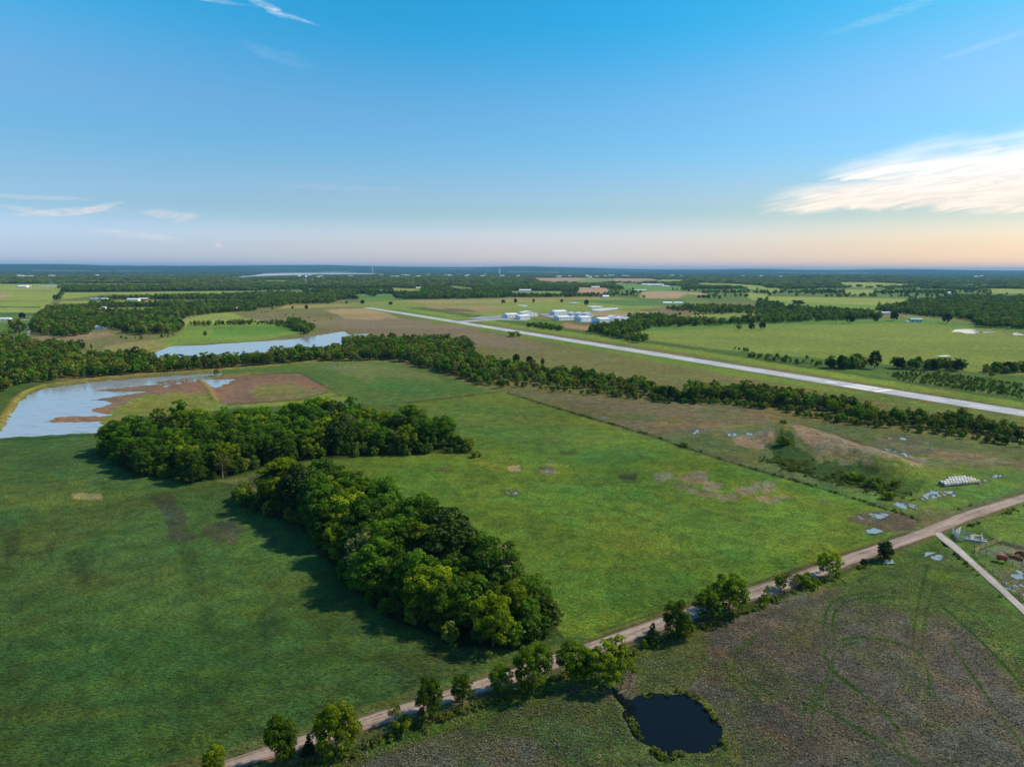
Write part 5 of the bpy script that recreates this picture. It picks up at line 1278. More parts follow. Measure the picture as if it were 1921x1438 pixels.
hw = link('horizon_woodland', cme, leaf_material('horizon_leaves', (0.022, 0.050, 0.022), (0.050, 0.085, 0.032), 0.0)); hw['kind'] = 'stuff'; hw['label'] = 'forest covering the low hills on the horizon'

# ---------------------------------------------------------------- built things
def boxv(x0, x1, y0, y1, z0, z1):
    v = [(x, y, z) for x in (x0, x1) for y in (y0, y1) for z in (z0, z1)]
    f = [(0, 1, 3, 2), (4, 6, 7, 5), (0, 4, 5, 1), (2, 3, 7, 6), (0, 2, 6, 4), (1, 5, 7, 3)]
    return v, f
class MB:
    def __init__(s): s.v = []; s.f = []
    def add(s, v, f):
        o = len(s.v); s.v += [tuple(p) for p in v]; s.f += [tuple(i_ + o for i_ in q) for q in f]; return s
    def box(s, x0, x1, y0, y1, z0, z1): return s.add(*boxv(x0, x1, y0, y1, z0, z1))
    def bar(s, a, b_, rad, sides=5): return s.add(*tube([a, b_], [rad, rad], sides))
    def cyl(s, a, b_, rad, sides=12, r2=None):
        v, f = tube([a, b_], [rad, rad if r2 is None else r2], sides); n = len(v) // 2
        f = list(f) + [tuple(range(n))[::-1], tuple(range(n, 2 * n))]; return s.add(v, f)
    def obj(s, name, m, parent=None, sm=False):
        me = bpy.data.meshes.new(name); me.from_pydata(s.v, [], s.f); me.update()
        if sm:
            for p in me.polygons: p.use_smooth = True
        o = link(name, me, m, parent); return o

def empty(name, x, y, z=None, rz=0.0):
    e = bpy.data.objects.new(name, None); COL.objects.link(e); e.location = (x, y, hgt1(x, y) if z is None else z); e.rotation_euler = (0, 0, rz); return e
def copy_tree(o, parent=None):
    c = o.copy(); COL.objects.link(c); c.parent = parent
    for ch in o.children: copy_tree(ch, c)
    return c

MWHITE = plain('white_sheet_metal', (0.86, 0.87, 0.88), 0.45, 0.0, 0.06, 0.2, 0.4)
MROOFW = plain('pale_roof_metal', (0.74, 0.78, 0.83), 0.4, 0.0, 0.08, 0.15, 0.5)
MDOOR = plain('grey_door', (0.62, 0.67, 0.72), 0.5, vary=0.08)
MDARKW = plain('dark_opening', (0.06, 0.07, 0.09), 0.4, vary=0.1)
MGREYR = plain('grey_roof', (0.30, 0.31, 0.33), 0.7, vary=0.15, scale=0.5)
MTANW = plain('tan_siding', (0.46, 0.40, 0.32), 0.8)
MREDW = plain('red_siding', (0.32, 0.09, 0.06), 0.8)
MBLUES = plain('blue_grey_metal', (0.42, 0.52, 0.64), 0.4, vary=0.08)
MPIPE = plain('galvanised_pipe', (0.55, 0.57, 0.58), 0.45, 0.3, 0.1, 2)
MWOOD = plain('weathered_wood', (0.30, 0.25, 0.18), 0.85, vary=0.2, scale=2)
MYWOOD = plain('yellow_board', (0.42, 0.33, 0.16), 0.8, vary=0.15, scale=2)
MDRYW = plain('dark_fence_post', (0.10, 0.08, 0.06), 0.9, vary=0.2)
MWIRE = plain('fence_wire', (0.16, 0.14, 0.12), 0.6, 0.4)
MRED = plain('red_paint', (0.42, 0.045, 0.02), 0.3, 0.1, 0.1, 2, 0.5)
MRUST = plain('rusty_red_steel', (0.25, 0.08, 0.045), 0.75, 0.1, 0.25, 2)
MTYRE = plain('tyre_rubber', (0.025, 0.025, 0.025), 0.85)
MCOW = plain('black_hide', (0.018, 0.016, 0.015), 0.7)
MHAYW = plain('pale_bale_wrap', (0.42, 0.45, 0.43), 0.5, vary=0.12, scale=3)
MHAY = plain('weathered_hay', (0.17, 0.145, 0.11), 0.95, vary=0.25, scale=6)
MHAYG = plain('golden_hay', (0.44, 0.34, 0.20), 0.95, vary=0.2, scale=6)

# runway with its painted markings, taxiway and apron
def strip(name, p0, p1, width, z, m, label, segs=40, kind='structure', wob=0.0):
    p0 = np.array(p0); p1 = np.array(p1); d = p1 - p0; n = np.array([-d[1], d[0]]) / np.linalg.norm(d)
    v = []; f = []
    for k in range(segs + 1):
        c = p0 + d * k / segs
        for s in (-1, 1): v.append((*(c + n * s * width / 2), z))
    for k in range(segs): f.append((2 * k, 2 * k + 2, 2 * k + 3, 2 * k + 1))
    me = bpy.data.meshes.new(name); me.from_pydata(v, [], f); me.update()
    if me.polygons[0].normal.z < 0: me.flip_normals()
    o = link(name, me, m); o['kind'] = kind; o['label'] = label
    return o
def tarmac_material():
    mt, n, b, out = mat('pale_runway_concrete')
    g = n.new('ShaderNodeNewGeometry').outputs['Position']
    mp = n.new('ShaderNodeMapping'); mt.node_tree.links.new(g, mp.inputs[0]); mp.inputs['Rotation'].default_value = (0, 0, R(-61.2)); mp.inputs['Scale'].default_value = (0.008, 0.28, 1)
    f = n.noise(mp.outputs[0], 1.0, 4, 0.6); f2 = n.noise(g, 0.05, 5, 0.65)
    c = n.mix(n.ramp(f, 0.35, 0.65), (0.34, 0.37, 0.41), (0.45, 0.48, 0.52)); v = n.ramp(f2, 0.3, 0.7, 0.85, 1.12)
    m2 = n.new('ShaderNodeMapping'); mt.node_tree.links.new(g, m2.inputs[0]); m2.inputs['Rotation'].default_value = (0, 0, R(-61.2)); m2.inputs['Scale'].default_value = (0.02, 0.55, 1)
    c = n.mix(n.ramp(n.noise(m2.outputs[0], 1.0, 5, 0.7), 0.55, 0.72, 0.0, 0.5), c, (0.20, 0.21, 0.23))
    n.put(b.inputs['Base Color'], n.mix(1.0, c, n.comb(v, v, v), 'MULTIPLY')); b.inputs['Roughness'].default_value = 0.75
    return mt
MRUN = tarmac_material(); MPAINT = plain('runway_paint', (0.82, 0.82, 0.80), 0.7)
MAPRON = plain('grey_apron', (0.26, 0.28, 0.33), 0.8, vary=0.12, scale=0.05)
ra, rb = np.array(P(690, 577)), np.array(P(1921, 775)); rd = (rb - ra) / np.linalg.norm(rb - ra); rn = np.array([-rd[1], rd[0]])
RUNL = np.linalg.norm(rb - ra)
strip('runway', ra, rb + rd * 60, 18.3, 0.06, MRUN, 'long pale runway crossing the farm land diagonally', 120)
thr = np.array(P(1640, 733)); tt = float(np.dot(thr - ra, rd))
def on_run(t, w0, w1, ln, nm='runway_marking', lb='white painted runway marking'):
    c0 = ra + rd * t + rn * (w0 + w1) / 2; strip(nm, c0, c0 + rd * ln, abs(w1 - w0), 0.075, MPAINT, lb, 1)
on_run(tt, -8.6, 8.6, 3.4)
for k in range(4):
    on_run(tt - 22, 1.6 + k * 1.8, 2.7 + k * 1.8, 18); on_run(tt - 22, -2.7 - k * 1.8, -1.6 - k * 1.8, 18)
on_run(tt - 40, -1.7, 1.7, 8)
t_ = tt - 75
while t_ > 60: on_run(t_, -0.5, 0.5, 30, lb='white dash of the runway centre line'); t_ -= 62
on_run(20, -8.6, 8.6, 3.0)
for k in range(3): on_run(tt + 30 + 25 * k, -0.5, 0.5, 12)
def poly_sheet(name, px_pts, z, m, label):
    v = [(*P(*p, z), z) for p in px_pts]; me = bpy.data.meshes.new(name); me.from_pydata(v, [], [tuple(range(len(v)))]); me.update()
    if me.polygons[0].normal.z < 0: me.flip_normals()
    o = link(name, me, m); o['kind'] = 'structure'; o['label'] = label; return o
poly_sheet('taxiway', [(846, 603), (860, 605), (905, 601.5), (935, 600.5), (990, 601), (990, 599.5), (935, 599), (895, 600)], 0.25, MRUN, 'narrow taxiway from the runway to the hangars')
poly_sheet('apron', [(876, 597), (905, 593), (938, 593), (950, 597), (1000, 600), (940, 600.5), (900, 599)], 0.32, MAPRON, 'dark grey hangar apron')
poly_sheet('apron', [(1008, 588), (1040, 587.5), (1052, 592), (1120, 603), (1110, 606), (1060, 600), (1030, 595)], 0.32, MAPRON, 'apron between the two hangar rows')

# hangars: axes follow the runway
HA = math.atan2(rd[1], rd[0])
def hangar(px_, py_, l1, l2, eave, peak, label, ridge='u', door='front', name='hangar', wall=None, roofm=None):
    """near corner at the pixel; u runs along the runway direction backwards, v across it"""
    c = np.array(P(px_, py_)); e = empty(name, c[0], c[1], None, HA)
    wall = wall or MWHITE; roofm = roofm or MROOFW
    # local x = runway direction (towards the camera right); the body lies behind the corner
    x0, x1, y0, y1 = -l1, 0.0, 0.0, l2
    w = MB()
    ym = (y0 + y1) / 2; xm = (x0 + x1) / 2
    w.add([(x0, y0, 0), (x1, y0, 0), (x1, y1, 0), (x0, y1, 0), (x0, y0, eave), (x1, y0, eave), (x1, y1, eave), (x0, y1, eave)], [(0, 1, 5, 4), (1, 2, 6, 5), (2, 3, 7, 6), (3, 0, 4, 7)])
    if ridge == 'u': w.add([(x1, y0, eave), (x1, y1, eave), (x1, ym, peak)], [(0, 1, 2)]); w.add([(x0, y0, eave), (x0, y1, eave), (x0, ym, peak)], [(1, 0, 2)])
    else: w.add([(x0, y0, eave), (x1, y0, eave), (xm, y0, peak)], [(0, 1, 2)]); w.add([(x0, y1, eave), (x1, y1, eave), (xm, y1, peak)], [(1, 0, 2)])
    w.obj('wall', wall, e)
    rf = MB(); o_ = 0.35; t = 0.18
    if ridge == 'u':
        for s, ye in ((0, y0 - o_), (1, y1 + o_)):
            ze = eave - (peak - eave) * o_ / ((y1 - y0) / 2)
            rf.add([(x0 - o_, ye, ze + .02), (x1 + o_, ye, ze + .02), (x1 + o_, ym, peak + .02), (x0 - o_, ym, peak + .02), (x0 - o_, ye, ze + t), (x1 + o_, ye, ze + t), (x1 + o_, ym, peak + t), (x0 - o_, ym, peak + t)], [(0, 1, 2, 3), (4, 7, 6, 5), (0, 4, 5, 1), (1, 5, 6, 2), (3, 7, 4, 0)])
    else:
        for s, xe in ((0, x0 - o_), (1, x1 + o_)):
            ze = eave - (peak - eave) * o_ / ((x1 - x0) / 2)
            rf.add([(xe, y0 - o_, ze + .02), (xe, y1 + o_, ze + .02), (xm, y1 + o_, peak + .02), (xm, y0 - o_, peak + .02), (xe, y0 - o_, ze + t), (xe, y1 + o_, ze + t), (xm, y1 + o_, peak + t), (xm, y0 - o_, peak + t)], [(0, 1, 2, 3), (4, 7, 6, 5), (0, 4, 5, 1), (1, 5, 6, 2), (3, 7, 4, 0)])
    rf.obj('roof', roofm, e)
    if door == 'front': MB().box(x1 + 0.01, x1 + 0.12, y0 + l2 * .18, y1 - l2 * .18, 0, eave * .86).obj('door', MDOOR, e)
    elif door == 'side': MB().box(x0 + l1 * .15, x1 - l1 * .15, y0 - 0.12, y0 - 0.01, 0, eave * .84).obj('door', MDOOR, e)
    k = 0
    while k < int(l2 / 6):
        if door != 'front': MB().box(x1 + 0.01, x1 + 0.08, y0 + 2.5 + k * 6, y0 + 3.5 + k * 6, 1.6, 2.6).obj('window', MDARKW, e)
        k += 1
    tag(e, label, 'hangar' if name == 'hangar' else 'building', 'white hangars at the airfield' if name == 'hangar' else None)
    return e
HANG = [(952, 596.6, 17, 19, 5.0, 7.0, 'white hangar at the left end beside the dark apron', 'v', 'side'), (976, 600.0, 16, 17, 5.2, 7.2, 'small white hangar nearest the taxiway', 'v', 'side'), (981, 594.0, 15, 28, 6.2, 8.8, 'tall wide hangar at the back of the left group', 'u', 'none'),
        (1041, 591.0, 17, 24, 5.6, 8.0, 'pale hangar at the back of the middle group', 'v', 'side'), (1073, 592.5, 14, 11, 4.6, 6.2, 'low arched hangar behind the middle row', 'u', 'front'), (1087, 593.5, 14, 12, 4.8, 6.8, 'second arched hangar behind the middle row', 'u', 'front'), (1101, 594.2, 14, 13, 4.8, 6.8, 'hangar closing the back of the middle row', 'u', 'front'),
        (1049, 601.4, 16, 20, 4.8, 6.8, 'front left hangar of the middle group with grey door', 'v', 'side'), (1071, 600.6, 13, 10, 4.6, 5.6, 'narrow link building between two middle hangars', 'v', 'none'), (1091, 602.8, 21, 17, 5.4, 7.4, 'front hangar of the middle group with long side wall', 'v', 'side'),
        (1126, 606.8, 22, 18, 5.6, 7.8, 'front hangar of the right group', 'v', 'side'), (1148, 602.5, 15, 15, 5.2, 8.2, 'first pitched bay behind the right front hangar', 'u', 'none'), (1163, 604.0, 15, 15, 5.0, 7.8, 'second pitched bay of the right hangar row', 'u', 'none'), (1176, 604.6, 15, 13, 4.6, 7.2, 'last pitched bay of the right row beside the trees', 'u', 'none')]
for h in HANG: hangar(*h)
for px_, lb in ((935, 'small white aeroplane tail parked by the left hangar'),):
    c = P(px_, 595); e = empty('light_aircraft', c[0], c[1], None, HA + 0.6)
    MB().cyl((-3.4, 0, 1.5), (2.6, 0, 1.3), 0.35, 10, 0.62).obj('fuselage', MWHITE, e, True); MB().box(0.4, 2.0, -5, 5, 1.9, 2.05).obj('wing', MWHITE, e); MB().box(-3.6, -2.8, -0.08, 0.08, 1.4, 3.0).obj('tail_fin', MWHITE, e)
    MB().box(-3.5, -2.7, -1.6, 1.6, 1.5, 1.6).obj('tailplane', MWHITE, e)
    for q, yy in ((0.9, -1.1), (0.9, 1.1), (2.4, 0)): MB().bar((q, yy, 1.1), (q, yy, 0.1), 0.09).obj('wheel_strut', MTYRE, e)
    tag(e, 'small white light aircraft parked beside the left hangars', 'aircraft')

def house(px_, py_, w, d, eave, peak, rz, label, wall=MWHITE, roof=MGREYR, name='farm_building', wins=3):
    c = P(px_, py_); e = empty(name, c[0], c[1], None, rz)
    b_ = MB(); b_.add([(-w / 2, -d / 2, 0), (w / 2, -d / 2, 0), (w / 2, d / 2, 0), (-w / 2, d / 2, 0), (-w / 2, -d / 2, eave), (w / 2, -d / 2, eave), (w / 2, d / 2, eave), (-w / 2, d / 2, eave), (-w / 2, 0, peak), (w / 2, 0, peak)],
                     [(0, 1, 5, 4), (1, 2, 6, 9, 5), (2, 3, 7, 6), (3, 0, 4, 8, 7)]); b_.obj('wall', wall, e)
    rf = MB()
    for s in (-1, 1):
        ze = eave - (peak - eave) * .3 / (d / 2)
        rf.add([(-w / 2 - .3, s * (d / 2 + .3), ze), (w / 2 + .3, s * (d / 2 + .3), ze), (w / 2 + .3, 0, peak + .02), (-w / 2 - .3, 0, peak + .02), (-w / 2 - .3, s * (d / 2 + .3), ze + .2), (w / 2 + .3, s * (d / 2 + .3), ze + .2), (w / 2 + .3, 0, peak + .2), (-w / 2 - .3, 0, peak + .2)], [(0, 1, 2, 3), (4, 5, 6, 7), (0, 1, 5, 4), (1, 2, 6, 5), (0, 3, 7, 4)])
    rf.obj('roof', roof, e)
    for k in range(wins):
        x = -w / 2 + w * (k + .5) / wins
        MB().box(x - .6, x + .6, -d / 2 - .06, -d / 2 - .01, 0.9 if k else 0.0, 2.2).obj('window' if k else 'door', MDARKW, e)
    tag(e, label, 'building'); return e
HOUSES = [(182, 617, 25, 9, 3.0, 4.6, -.05, 'long white metal barn in front of the dark wood', MWHITE, MROOFW), (251, 564, 26, 12, 3.5, 5.5, 0, 'white shed behind the second tree line on the left', MWHITE, MROOFW), (270, 563, 20, 10, 3.5, 5.5, 0, 'dull red barn beside the white shed on the left', MREDW, MROOFW),
 (44, 539, 32, 16, 4.5, 8, .1, 'white farmhouse standing in the far yellow field', MWHITE, MWHITE), (54, 538, 16, 12, 4, 7, 0, 'small outbuilding right of the far white farmhouse', MTANW, MWHITE), (102, 532, 26, 14, 8, 12, 0, 'tall pale barn on the edge of the far left wood', MWHITE, MDARKW), (97, 538.5, 85, 12, 3, 4, 0, 'very long low poultry house in the far left field', MWHITE, MROOFW),
 (9, 601.5, 17, 8, 3, 4.5, .1, 'pale shed at the left edge near the paved road', MWHITE, MROOFW), (180, 564, 22, 12, 4, 7, 0, 'grey roofed house between the far field trees', MTANW, MGREYR), (192, 564, 24, 12, 4, 7, .1, 'blue grey roofed house right of the grey one', MWHITE, MBLUES), (195, 578.5, 7, 4, 2.5, 3.5, 0, 'tiny white shed above the orange field', MWHITE, MROOFW),
 (423, 581, 13, 8, 3.2, 5, 0, 'white cottage at the left of a pair by the meadow trees', MWHITE, MWHITE), (441, 581, 11, 8, 3.2, 5, .2, 'white cottage at the right of a pair by the meadow trees', MWHITE, MWHITE), (640, 536.5, 60, 16, 5, 8, 0, 'long white roofed building in the woods below the lake', MWHITE, MWHITE), (719, 549, 22, 14, 6, 9, 0, 'cream house in a wooded gap near the far runway end', MTANW, MWHITE),
 (921, 533, 26, 12, 7, 10, 0, 'bluish white building in the woods above the hangars', MBLUES, MWHITE), (817, 537, 26, 12, 4, 7, 0, 'pale roof in the woods left of the bluish building', MBLUES, MBLUES), (787, 541.5, 24, 10, 4, 7, 0, 'white roof just right of the small wooded field', MWHITE, MWHITE), (985, 547, 40, 12, 5, 8, 0, 'long white farm shed behind the hangars', MWHITE, MROOFW),
 (1077, 570, 17, 6, 2.6, 3.2, 0, 'white mobile home standing in the green field', MWHITE, MWHITE), (1117, 540, 34, 14, 4.5, 7, 0, 'white barn by the tan field', MWHITE, MWHITE), (1136, 558.5, 17, 11, 4, 7, .2, 'white house in the trees right of the green field', MWHITE, MWHITE), (1209, 535.5, 30, 14, 5, 8, 0, 'left white barn of the far farm group', MWHITE, MWHITE), (1219, 536, 26, 14, 5, 9, 0, 'second white barn of the far farm group', MWHITE, MWHITE),
 (1235, 536.5, 46, 18, 6, 10, 0, 'largest white building of the far farm group', MWHITE, MROOFW), (1249, 538, 30, 12, 4, 6, 0, 'low white building at the right of the far farm group', MWHITE, MWHITE), (1201, 545, 44, 8, 2.5, 4, 0, 'low row of white roofs beside the tan field', MWHITE, MWHITE), (1252, 570.5, 20, 9, 3.2, 5, 0, 'left white house in front of the wooded ridge', MWHITE, MWHITE),
 (1272, 570.5, 19, 9, 3.2, 5, .1, 'right white house in front of the wooded ridge', MWHITE, MROOFW), (1331, 599.5, 6, 4, 2, 3, 0, 'tiny white shed among the hedges above the pasture', MWHITE, MWHITE), (1717, 603.5, 16, 9, 3.6, 5.0, -.12, 'blue grey metal shed beside the pasture oaks', MBLUES, MBLUES), (1702, 604.5, 6, 3, 1.6, 2.0, .5, 'small white trailer left of the blue shed', MWHITE, MWHITE),
 (1714, 587, 9, 6, 3, 4.5, 0, 'white cottage behind the blue shed', MWHITE, MWHITE), (1735, 587, 9, 6, 3, 4.5, 0, 'second white cottage behind the blue shed', MWHITE, MROOFW), (1657, 589.5, 20, 7, 3, 4, 0, 'low white roof left of the blue shed', MWHITE, MROOFW), (1780, 551, 10, 8, 4, 6, 0, 'tiny white house far off in the right woods', MWHITE, MWHITE), (1599, 529, 26, 14, 5, 8, 0, 'far white farmhouse over the right hand field', MWHITE, MWHITE)]
for h in HOUSES: house(*h[:7], h[7], h[8], h[9])
r = np.random.default_rng(77)
# roofs of the small town scattered through the far woods
for k in range(60):
    px_ = r.choice([r.uniform(1045, 1190), r.uniform(800, 1000), r.uniform(1190, 1500), r.uniform(20, 260), r.uniform(1450, 1880), r.uniform(560, 800)]); py_ = r.uniform(516.5, 519.5) if px_ > 1040 else r.uniform(514.5, 520)
    if px_ < 260: py_ = r.uniform(516, 519)
    c = P(px_, py_, 8); w_ = r.uniform(16, 46)
    m_ = MB().box(-w_ / 2, w_ / 2, -8, 8, 0, 11); m_.add([(-w_ / 2 - 1, -9, 11.1), (w_ / 2 + 1, -9, 11.1), (w_ / 2 + 1, 9, 11.1), (-w_ / 2 - 1, 9, 11.1), (-w_ / 2, 0, 15), (w_ / 2, 0, 15)], [(0, 1, 5, 4), (2, 3, 4, 5), (1, 2, 5), (3, 0, 4)])
    o = m_.obj('town_building', MWHITE); o.location = (c[0], c[1], 0); tag(o, 'pale roofed building of the far town showing above the woods', 'building', 'buildings of the far town')

# water towers and mast
def water_tower(px_, py_top, py_base, hgt_, rad, label, column=False):
    c = P(px_, py_base); e = empty('water_tower', c[0], c[1], 0)
    r_ = MB()
    if column: r_.cyl((0, 0, 0), (0, 0, hgt_), rad, 16); r_.obj('tank', MWHITE, e, False)
    else:
        pts = [(rad * .2, hgt_ - rad * 1.6), (rad * .8, hgt_ - rad * 1.3), (rad, hgt_ - rad * .7), (rad * .8, hgt_ - rad * .2), (rad * .2, hgt_)]
        v, f = tube([(0, 0, z) for _, z in pts], [q for q, _ in pts], 16); r_.add(v, f); r_.obj('tank', MWHITE, e, True)
        MB().cyl((0, 0, 0), (0, 0, hgt_ - rad * 1.5), rad * .22, 12, rad * .16).obj('stem', MWHITE, e)
    MB().cyl((0, 0, 0), (0, 0, 1.5), rad * .5, 12).obj('base', MGREYR, e)
    tag(e, label, 'water tower'); return e
water_tower(574, 524, 533, 42, 7, 'white ball shaped water tower in the woods below the lake')
water_tower(937, 503, 514, 85, 9, 'tall white cylindrical water tower near the horizon', True)
water_tower(699, 504, 514, 85, 8, 'tiny white water tower at the right end of the far lake')
c = P(1050, 519); e = empty('radio_mast', c[0], c[1], 0)
for k in range(12):
    z0, z1 = k * 9.5, k * 9.5 + 9.5; b_ = MB()
    for a in range(3):
        x, y = math.cos(a * 2.09) * 1.2, math.sin(a * 2.09) * 1.2; x2, y2 = math.cos((a + 1) * 2.09) * 1.2, math.sin((a + 1) * 2.09) * 1.2
        b_.bar((x, y, z0), (x, y, z1), .35, 4); b_.bar((x, y, z0), (x2, y2, z1), .2, 3)
    b_.obj('mast_section', MGREYR, e)
tag(e, 'thin lattice radio mast rising above the horizon', 'mast')

# utility poles
def pole(px_, py_, h, label, m=MWOOD):
    c = P(px_, py_); e = empty('utility_pole', c[0], c[1], None, 0.3)
    MB().cyl((0, 0, -.3), (0, 0, h), .22, 8, .15).obj('pole', m, e); MB().box(-1.2, 1.2, -.07, .07, h - .9, h - .72).obj('crossarm', m, e)
    for x in (-1, 0, 1): MB().cyl((x, 0, h - .72), (x, 0, h - .45), .06, 6).obj('insulator', MWHITE, e)
    tag(e, label, 'pole')
for a in [(28, 648, 11, 'pale utility pole on the far left by the wood edge'), (34, 637, 9, 'utility pole behind the far left one'), (67, 594, 11, 'utility pole beside the parked white cars'), (63, 597, 8, 'shorter post just left of the pole by the cars'), (139, 624, 11, 'pale utility pole in front of the wood'), (40, 625, 9, 'thin pole beside the paved road'), (175, 657, 7, 'post in the rough ground left of the upper pond'), (58, 602, 7, 'thin post at the turn of the paved road')]: pole(*a, m=MPIPE)

# cars parked at the left
def car(px_, py_, rz, m, label):
    c = P(px_, py_); e = empty('parked_car', c[0], c[1], None, rz)
    b_ = MB(); prof = [(-2.2, .35), (2.2, .35), (2.25, .85), (1.2, 1.0), (-2.1, 1.0)]
    b_.add([(x, -.85, z) for x, z in prof] + [(x, .85, z) for x, z in prof], [(0, 1, 2, 3, 4), (9, 8, 7, 6, 5)] + [(k, (k + 1) % 5, 5 + (k + 1) % 5, 5 + k) for k in range(5)]); b_.obj('body', m, e)
    b_ = MB(); b_.add([(-1.9, -.75, 1), (1.0, -.75, 1), (.4, -.65, 1.5), (-1.5, -.65, 1.5), (-1.9, .75, 1), (1.0, .75, 1), (.4, .65, 1.5), (-1.5, .65, 1.5)], [(0, 1, 2, 3), (7, 6, 5, 4), (1, 5, 6, 2), (0, 3, 7, 4), (3, 2, 6, 7)]); b_.obj('cabin', MDARKW, e)
    for x in (-1.35, 1.35):
        for y in (-.8, .8): MB().cyl((x, y - .1, .33), (x, y + .1, .33), .33, 10).obj('wheel', MTYRE, e)
    tag(e, label, 'car', 'white cars parked in a row by the paved road')
for k, px_ in enumerate((37, 41.5, 46, 50, 54.5, 58.5)): car(px_, 600.2, 1.2, MWHITE, ['leftmost of the row of parked white cars', 'second white car from the left in the parked row', 'third white car from the left in the parked row', 'fourth white car from the left in the parked row', 'fifth white car from the left in the parked row', 'rightmost of the row of parked white cars'][k])

# cattle: one body each, with head, legs and tail on it
def cow_mesh():
    me = bpy.data.meshes.new('cow')
    J = [((-.75, 0, 1.12), .36), ((-.2, 0, 1.08), .40), ((.45, 0, 1.12), .38), ((.8, 0, 1.2), .26), ((1.15, 0, .95), .17), ((1.4, 0, .62), .14), ((1.55, 0, .45), .09),
         ((.55, .24, .62), .13), ((.52, .24, .32), .08), ((.55, .24, .04), .08), ((.55, -.24, .62), .13), ((.56, -.24, .32), .08), ((.5, -.24, .04), .08),
         ((-.8, .24, .72), .17), ((-.92, .24, .42), .08), ((-.85, .24, .04), .08), ((-.8, -.24, .72), .17), ((-.95, -.24, .42), .08), ((-.9, -.24, .04), .08), ((-1.12, 0, 1.15), .05), ((-1.2, 0, .6), .04),
         ((1.2, .2, 1.02), .05), ((1.2, -.2, 1.02), .05)]
    E = [(0, 1), (1, 2), (2, 3), (3, 4), (4, 5), (5, 6), (2, 7), (7, 8), (8, 9), (2, 10), (10, 11), (11, 12), (0, 13), (13, 14), (14, 15), (0, 16), (16, 17), (17, 18), (0, 19), (19, 20), (4, 21), (4, 22)]
    me.from_pydata([j[0] for j in J], E, []); me.update()
    o = bpy.data.objects.new('cow', me); COL.objects.link(o)
    md = o.modifiers.new('skin', 'SKIN')
    for k, j in enumerate(J): me.skin_vertices[0].data[k].radius = (j[1], j[1])
    me.skin_vertices[0].data[0].use_root = True
    dg = bpy.context.evaluated_depsgraph_get(); ev = o.evaluated_get(dg); m2 = bpy.data.meshes.new_from_object(ev)
    bpy.data.objects.remove(o); m2.name = 'cow'; m2.materials.clear(); m2.materials.append(MCOW)
    for p in m2.polygons: p.use_smooth = True
    return m2
try:
    COWM = cow_mesh()
except Exception as ex:
    print('cow', ex); COWM = None
if COWM:
    for k, (px_, py_) in enumerate([(490, 587), (498, 586), (535, 591), (551, 589.5), (565, 601.5), (580, 596), (622, 599), (554, 583), (521, 585), (543, 598), (502, 585.5), (590, 603)]):
        x, y = P(px_, py_); o = link('cow', COWM); o.location = (x, y, hgt1(x, y)); o.rotation_euler = (0, 0, r.uniform(0, 6.28)); o.scale = (1.1, 1.1, 1.1); tag(o, 'black cow grazing in the tan meadow', 'cow', 'black cattle grazing in the tan meadow')
    for px_, py_, lb in ((1684, 689, 'pale cow resting under the dark runway row trees'), (1697, 688.5, 'second pale cow resting right of the first one')):
        x, y = P(px_, py_); m2 = COWM.copy(); m2.materials.clear(); m2.materials.append(MWHITE); o = link('cow', m2); o.location = (x, y, hgt1(x, y)); tag(o, lb, 'cow')

# round hay bales in rows at the end of the mound
def bale_mesh(mw, mh):
    me = bpy.data.meshes.new('hay_bale'); v, f = [], []; N = 18; rr = np.random.default_rng(5)
    prof = [(-.62, .60), (-.60, .72), (-.3, .77), (0, .78), (.3, .77), (.60, .72), (.62, .60)]
    for x, q in prof:
        for k in range(N):
            a = 2 * math.pi * k / N; q2 = q * (1 + rr.uniform(-.02, .02)); z = math.sin(a) * q2; v.append((x, math.cos(a) * q2, max(z, -.70)))
    for k in range(len(prof) - 1):
        for s in range(N): f.append((k * N + s, k * N + (s + 1) % N, (k + 1) * N + (s + 1) % N, (k + 1) * N + s))
    f.append(tuple(range(N))[::-1]); f.append(tuple(range((len(prof) - 1) * N, len(prof) * N)))
    me.from_pydata(v, [], f); me.materials.append(mw); me.materials.append(mh)
    for p in me.polygons: p.material_index = 1 if len(p.vertices) > 4 else 0; p.use_smooth = len(p.vertices) == 4
    me.update(); return me
BM = [bale_mesh(MHAYW, MHAY), bale_mesh(plain('grey_green_wrap', (0.30, 0.35, 0.34), 0.5), MHAY), bale_mesh(plain('tan_netting', (0.46, 0.40, 0.30), 0.8), MHAYG)]
b0, b1 = np.array(P(1771, 913.0)), np.array(P(1840, 906.0)); bd = (b1 - b0) / np.linalg.norm(b1 - b0); bn = np.array([-bd[1], bd[0]])
if bn[1] < 0: bn = -bn
BA = math.atan2(bd[1], bd[0]); L = np.linalg.norm(b1 - b0); nb = 0
ROWL = ['front', 'second', 'third', 'back']
for row in range(4):
    st = [1, 2, 4, 6][row]; n_ = int(L / 1.34)
    for k in range(st - 1, n_ + (0 if row < 3 else -1)):
        p = b0 + bd * (k * 1.34 + r.uniform(-.04, .04) + row * .3) + bn * row * 1.75
        me = BM[2] if (row == 0 and k > n_ * .62) else BM[0 if r.random() < .6 else 1]
        o = link('hay_bale', me); o.location = (p[0], p[1], hgt1(*p) + .70); o.rotation_euler = (r.uniform(-.1, .1), 0, BA + r.uniform(-.07, .07)); nb += 1
        tag(o, f'round bale in the {ROWL[row]} row of the stacked hay bales below the mound' if True else '', 'hay bale', f'round bales in the {ROWL[row]} row below the mound')
for k in range(3):
    p = np.array(P(1765 + k * 4.2, 909.6 - k * .4)); o = link('hay_bale', BM[0]); o.location = (p[0], p[1], hgt1(*p) + .70); o.rotation_euler = (0, 0, BA)
    tag(o, ['leftmost loose round bale before the rows', 'middle loose round bale before the rows', 'third loose round bale touching the rows'][k], 'hay bale')

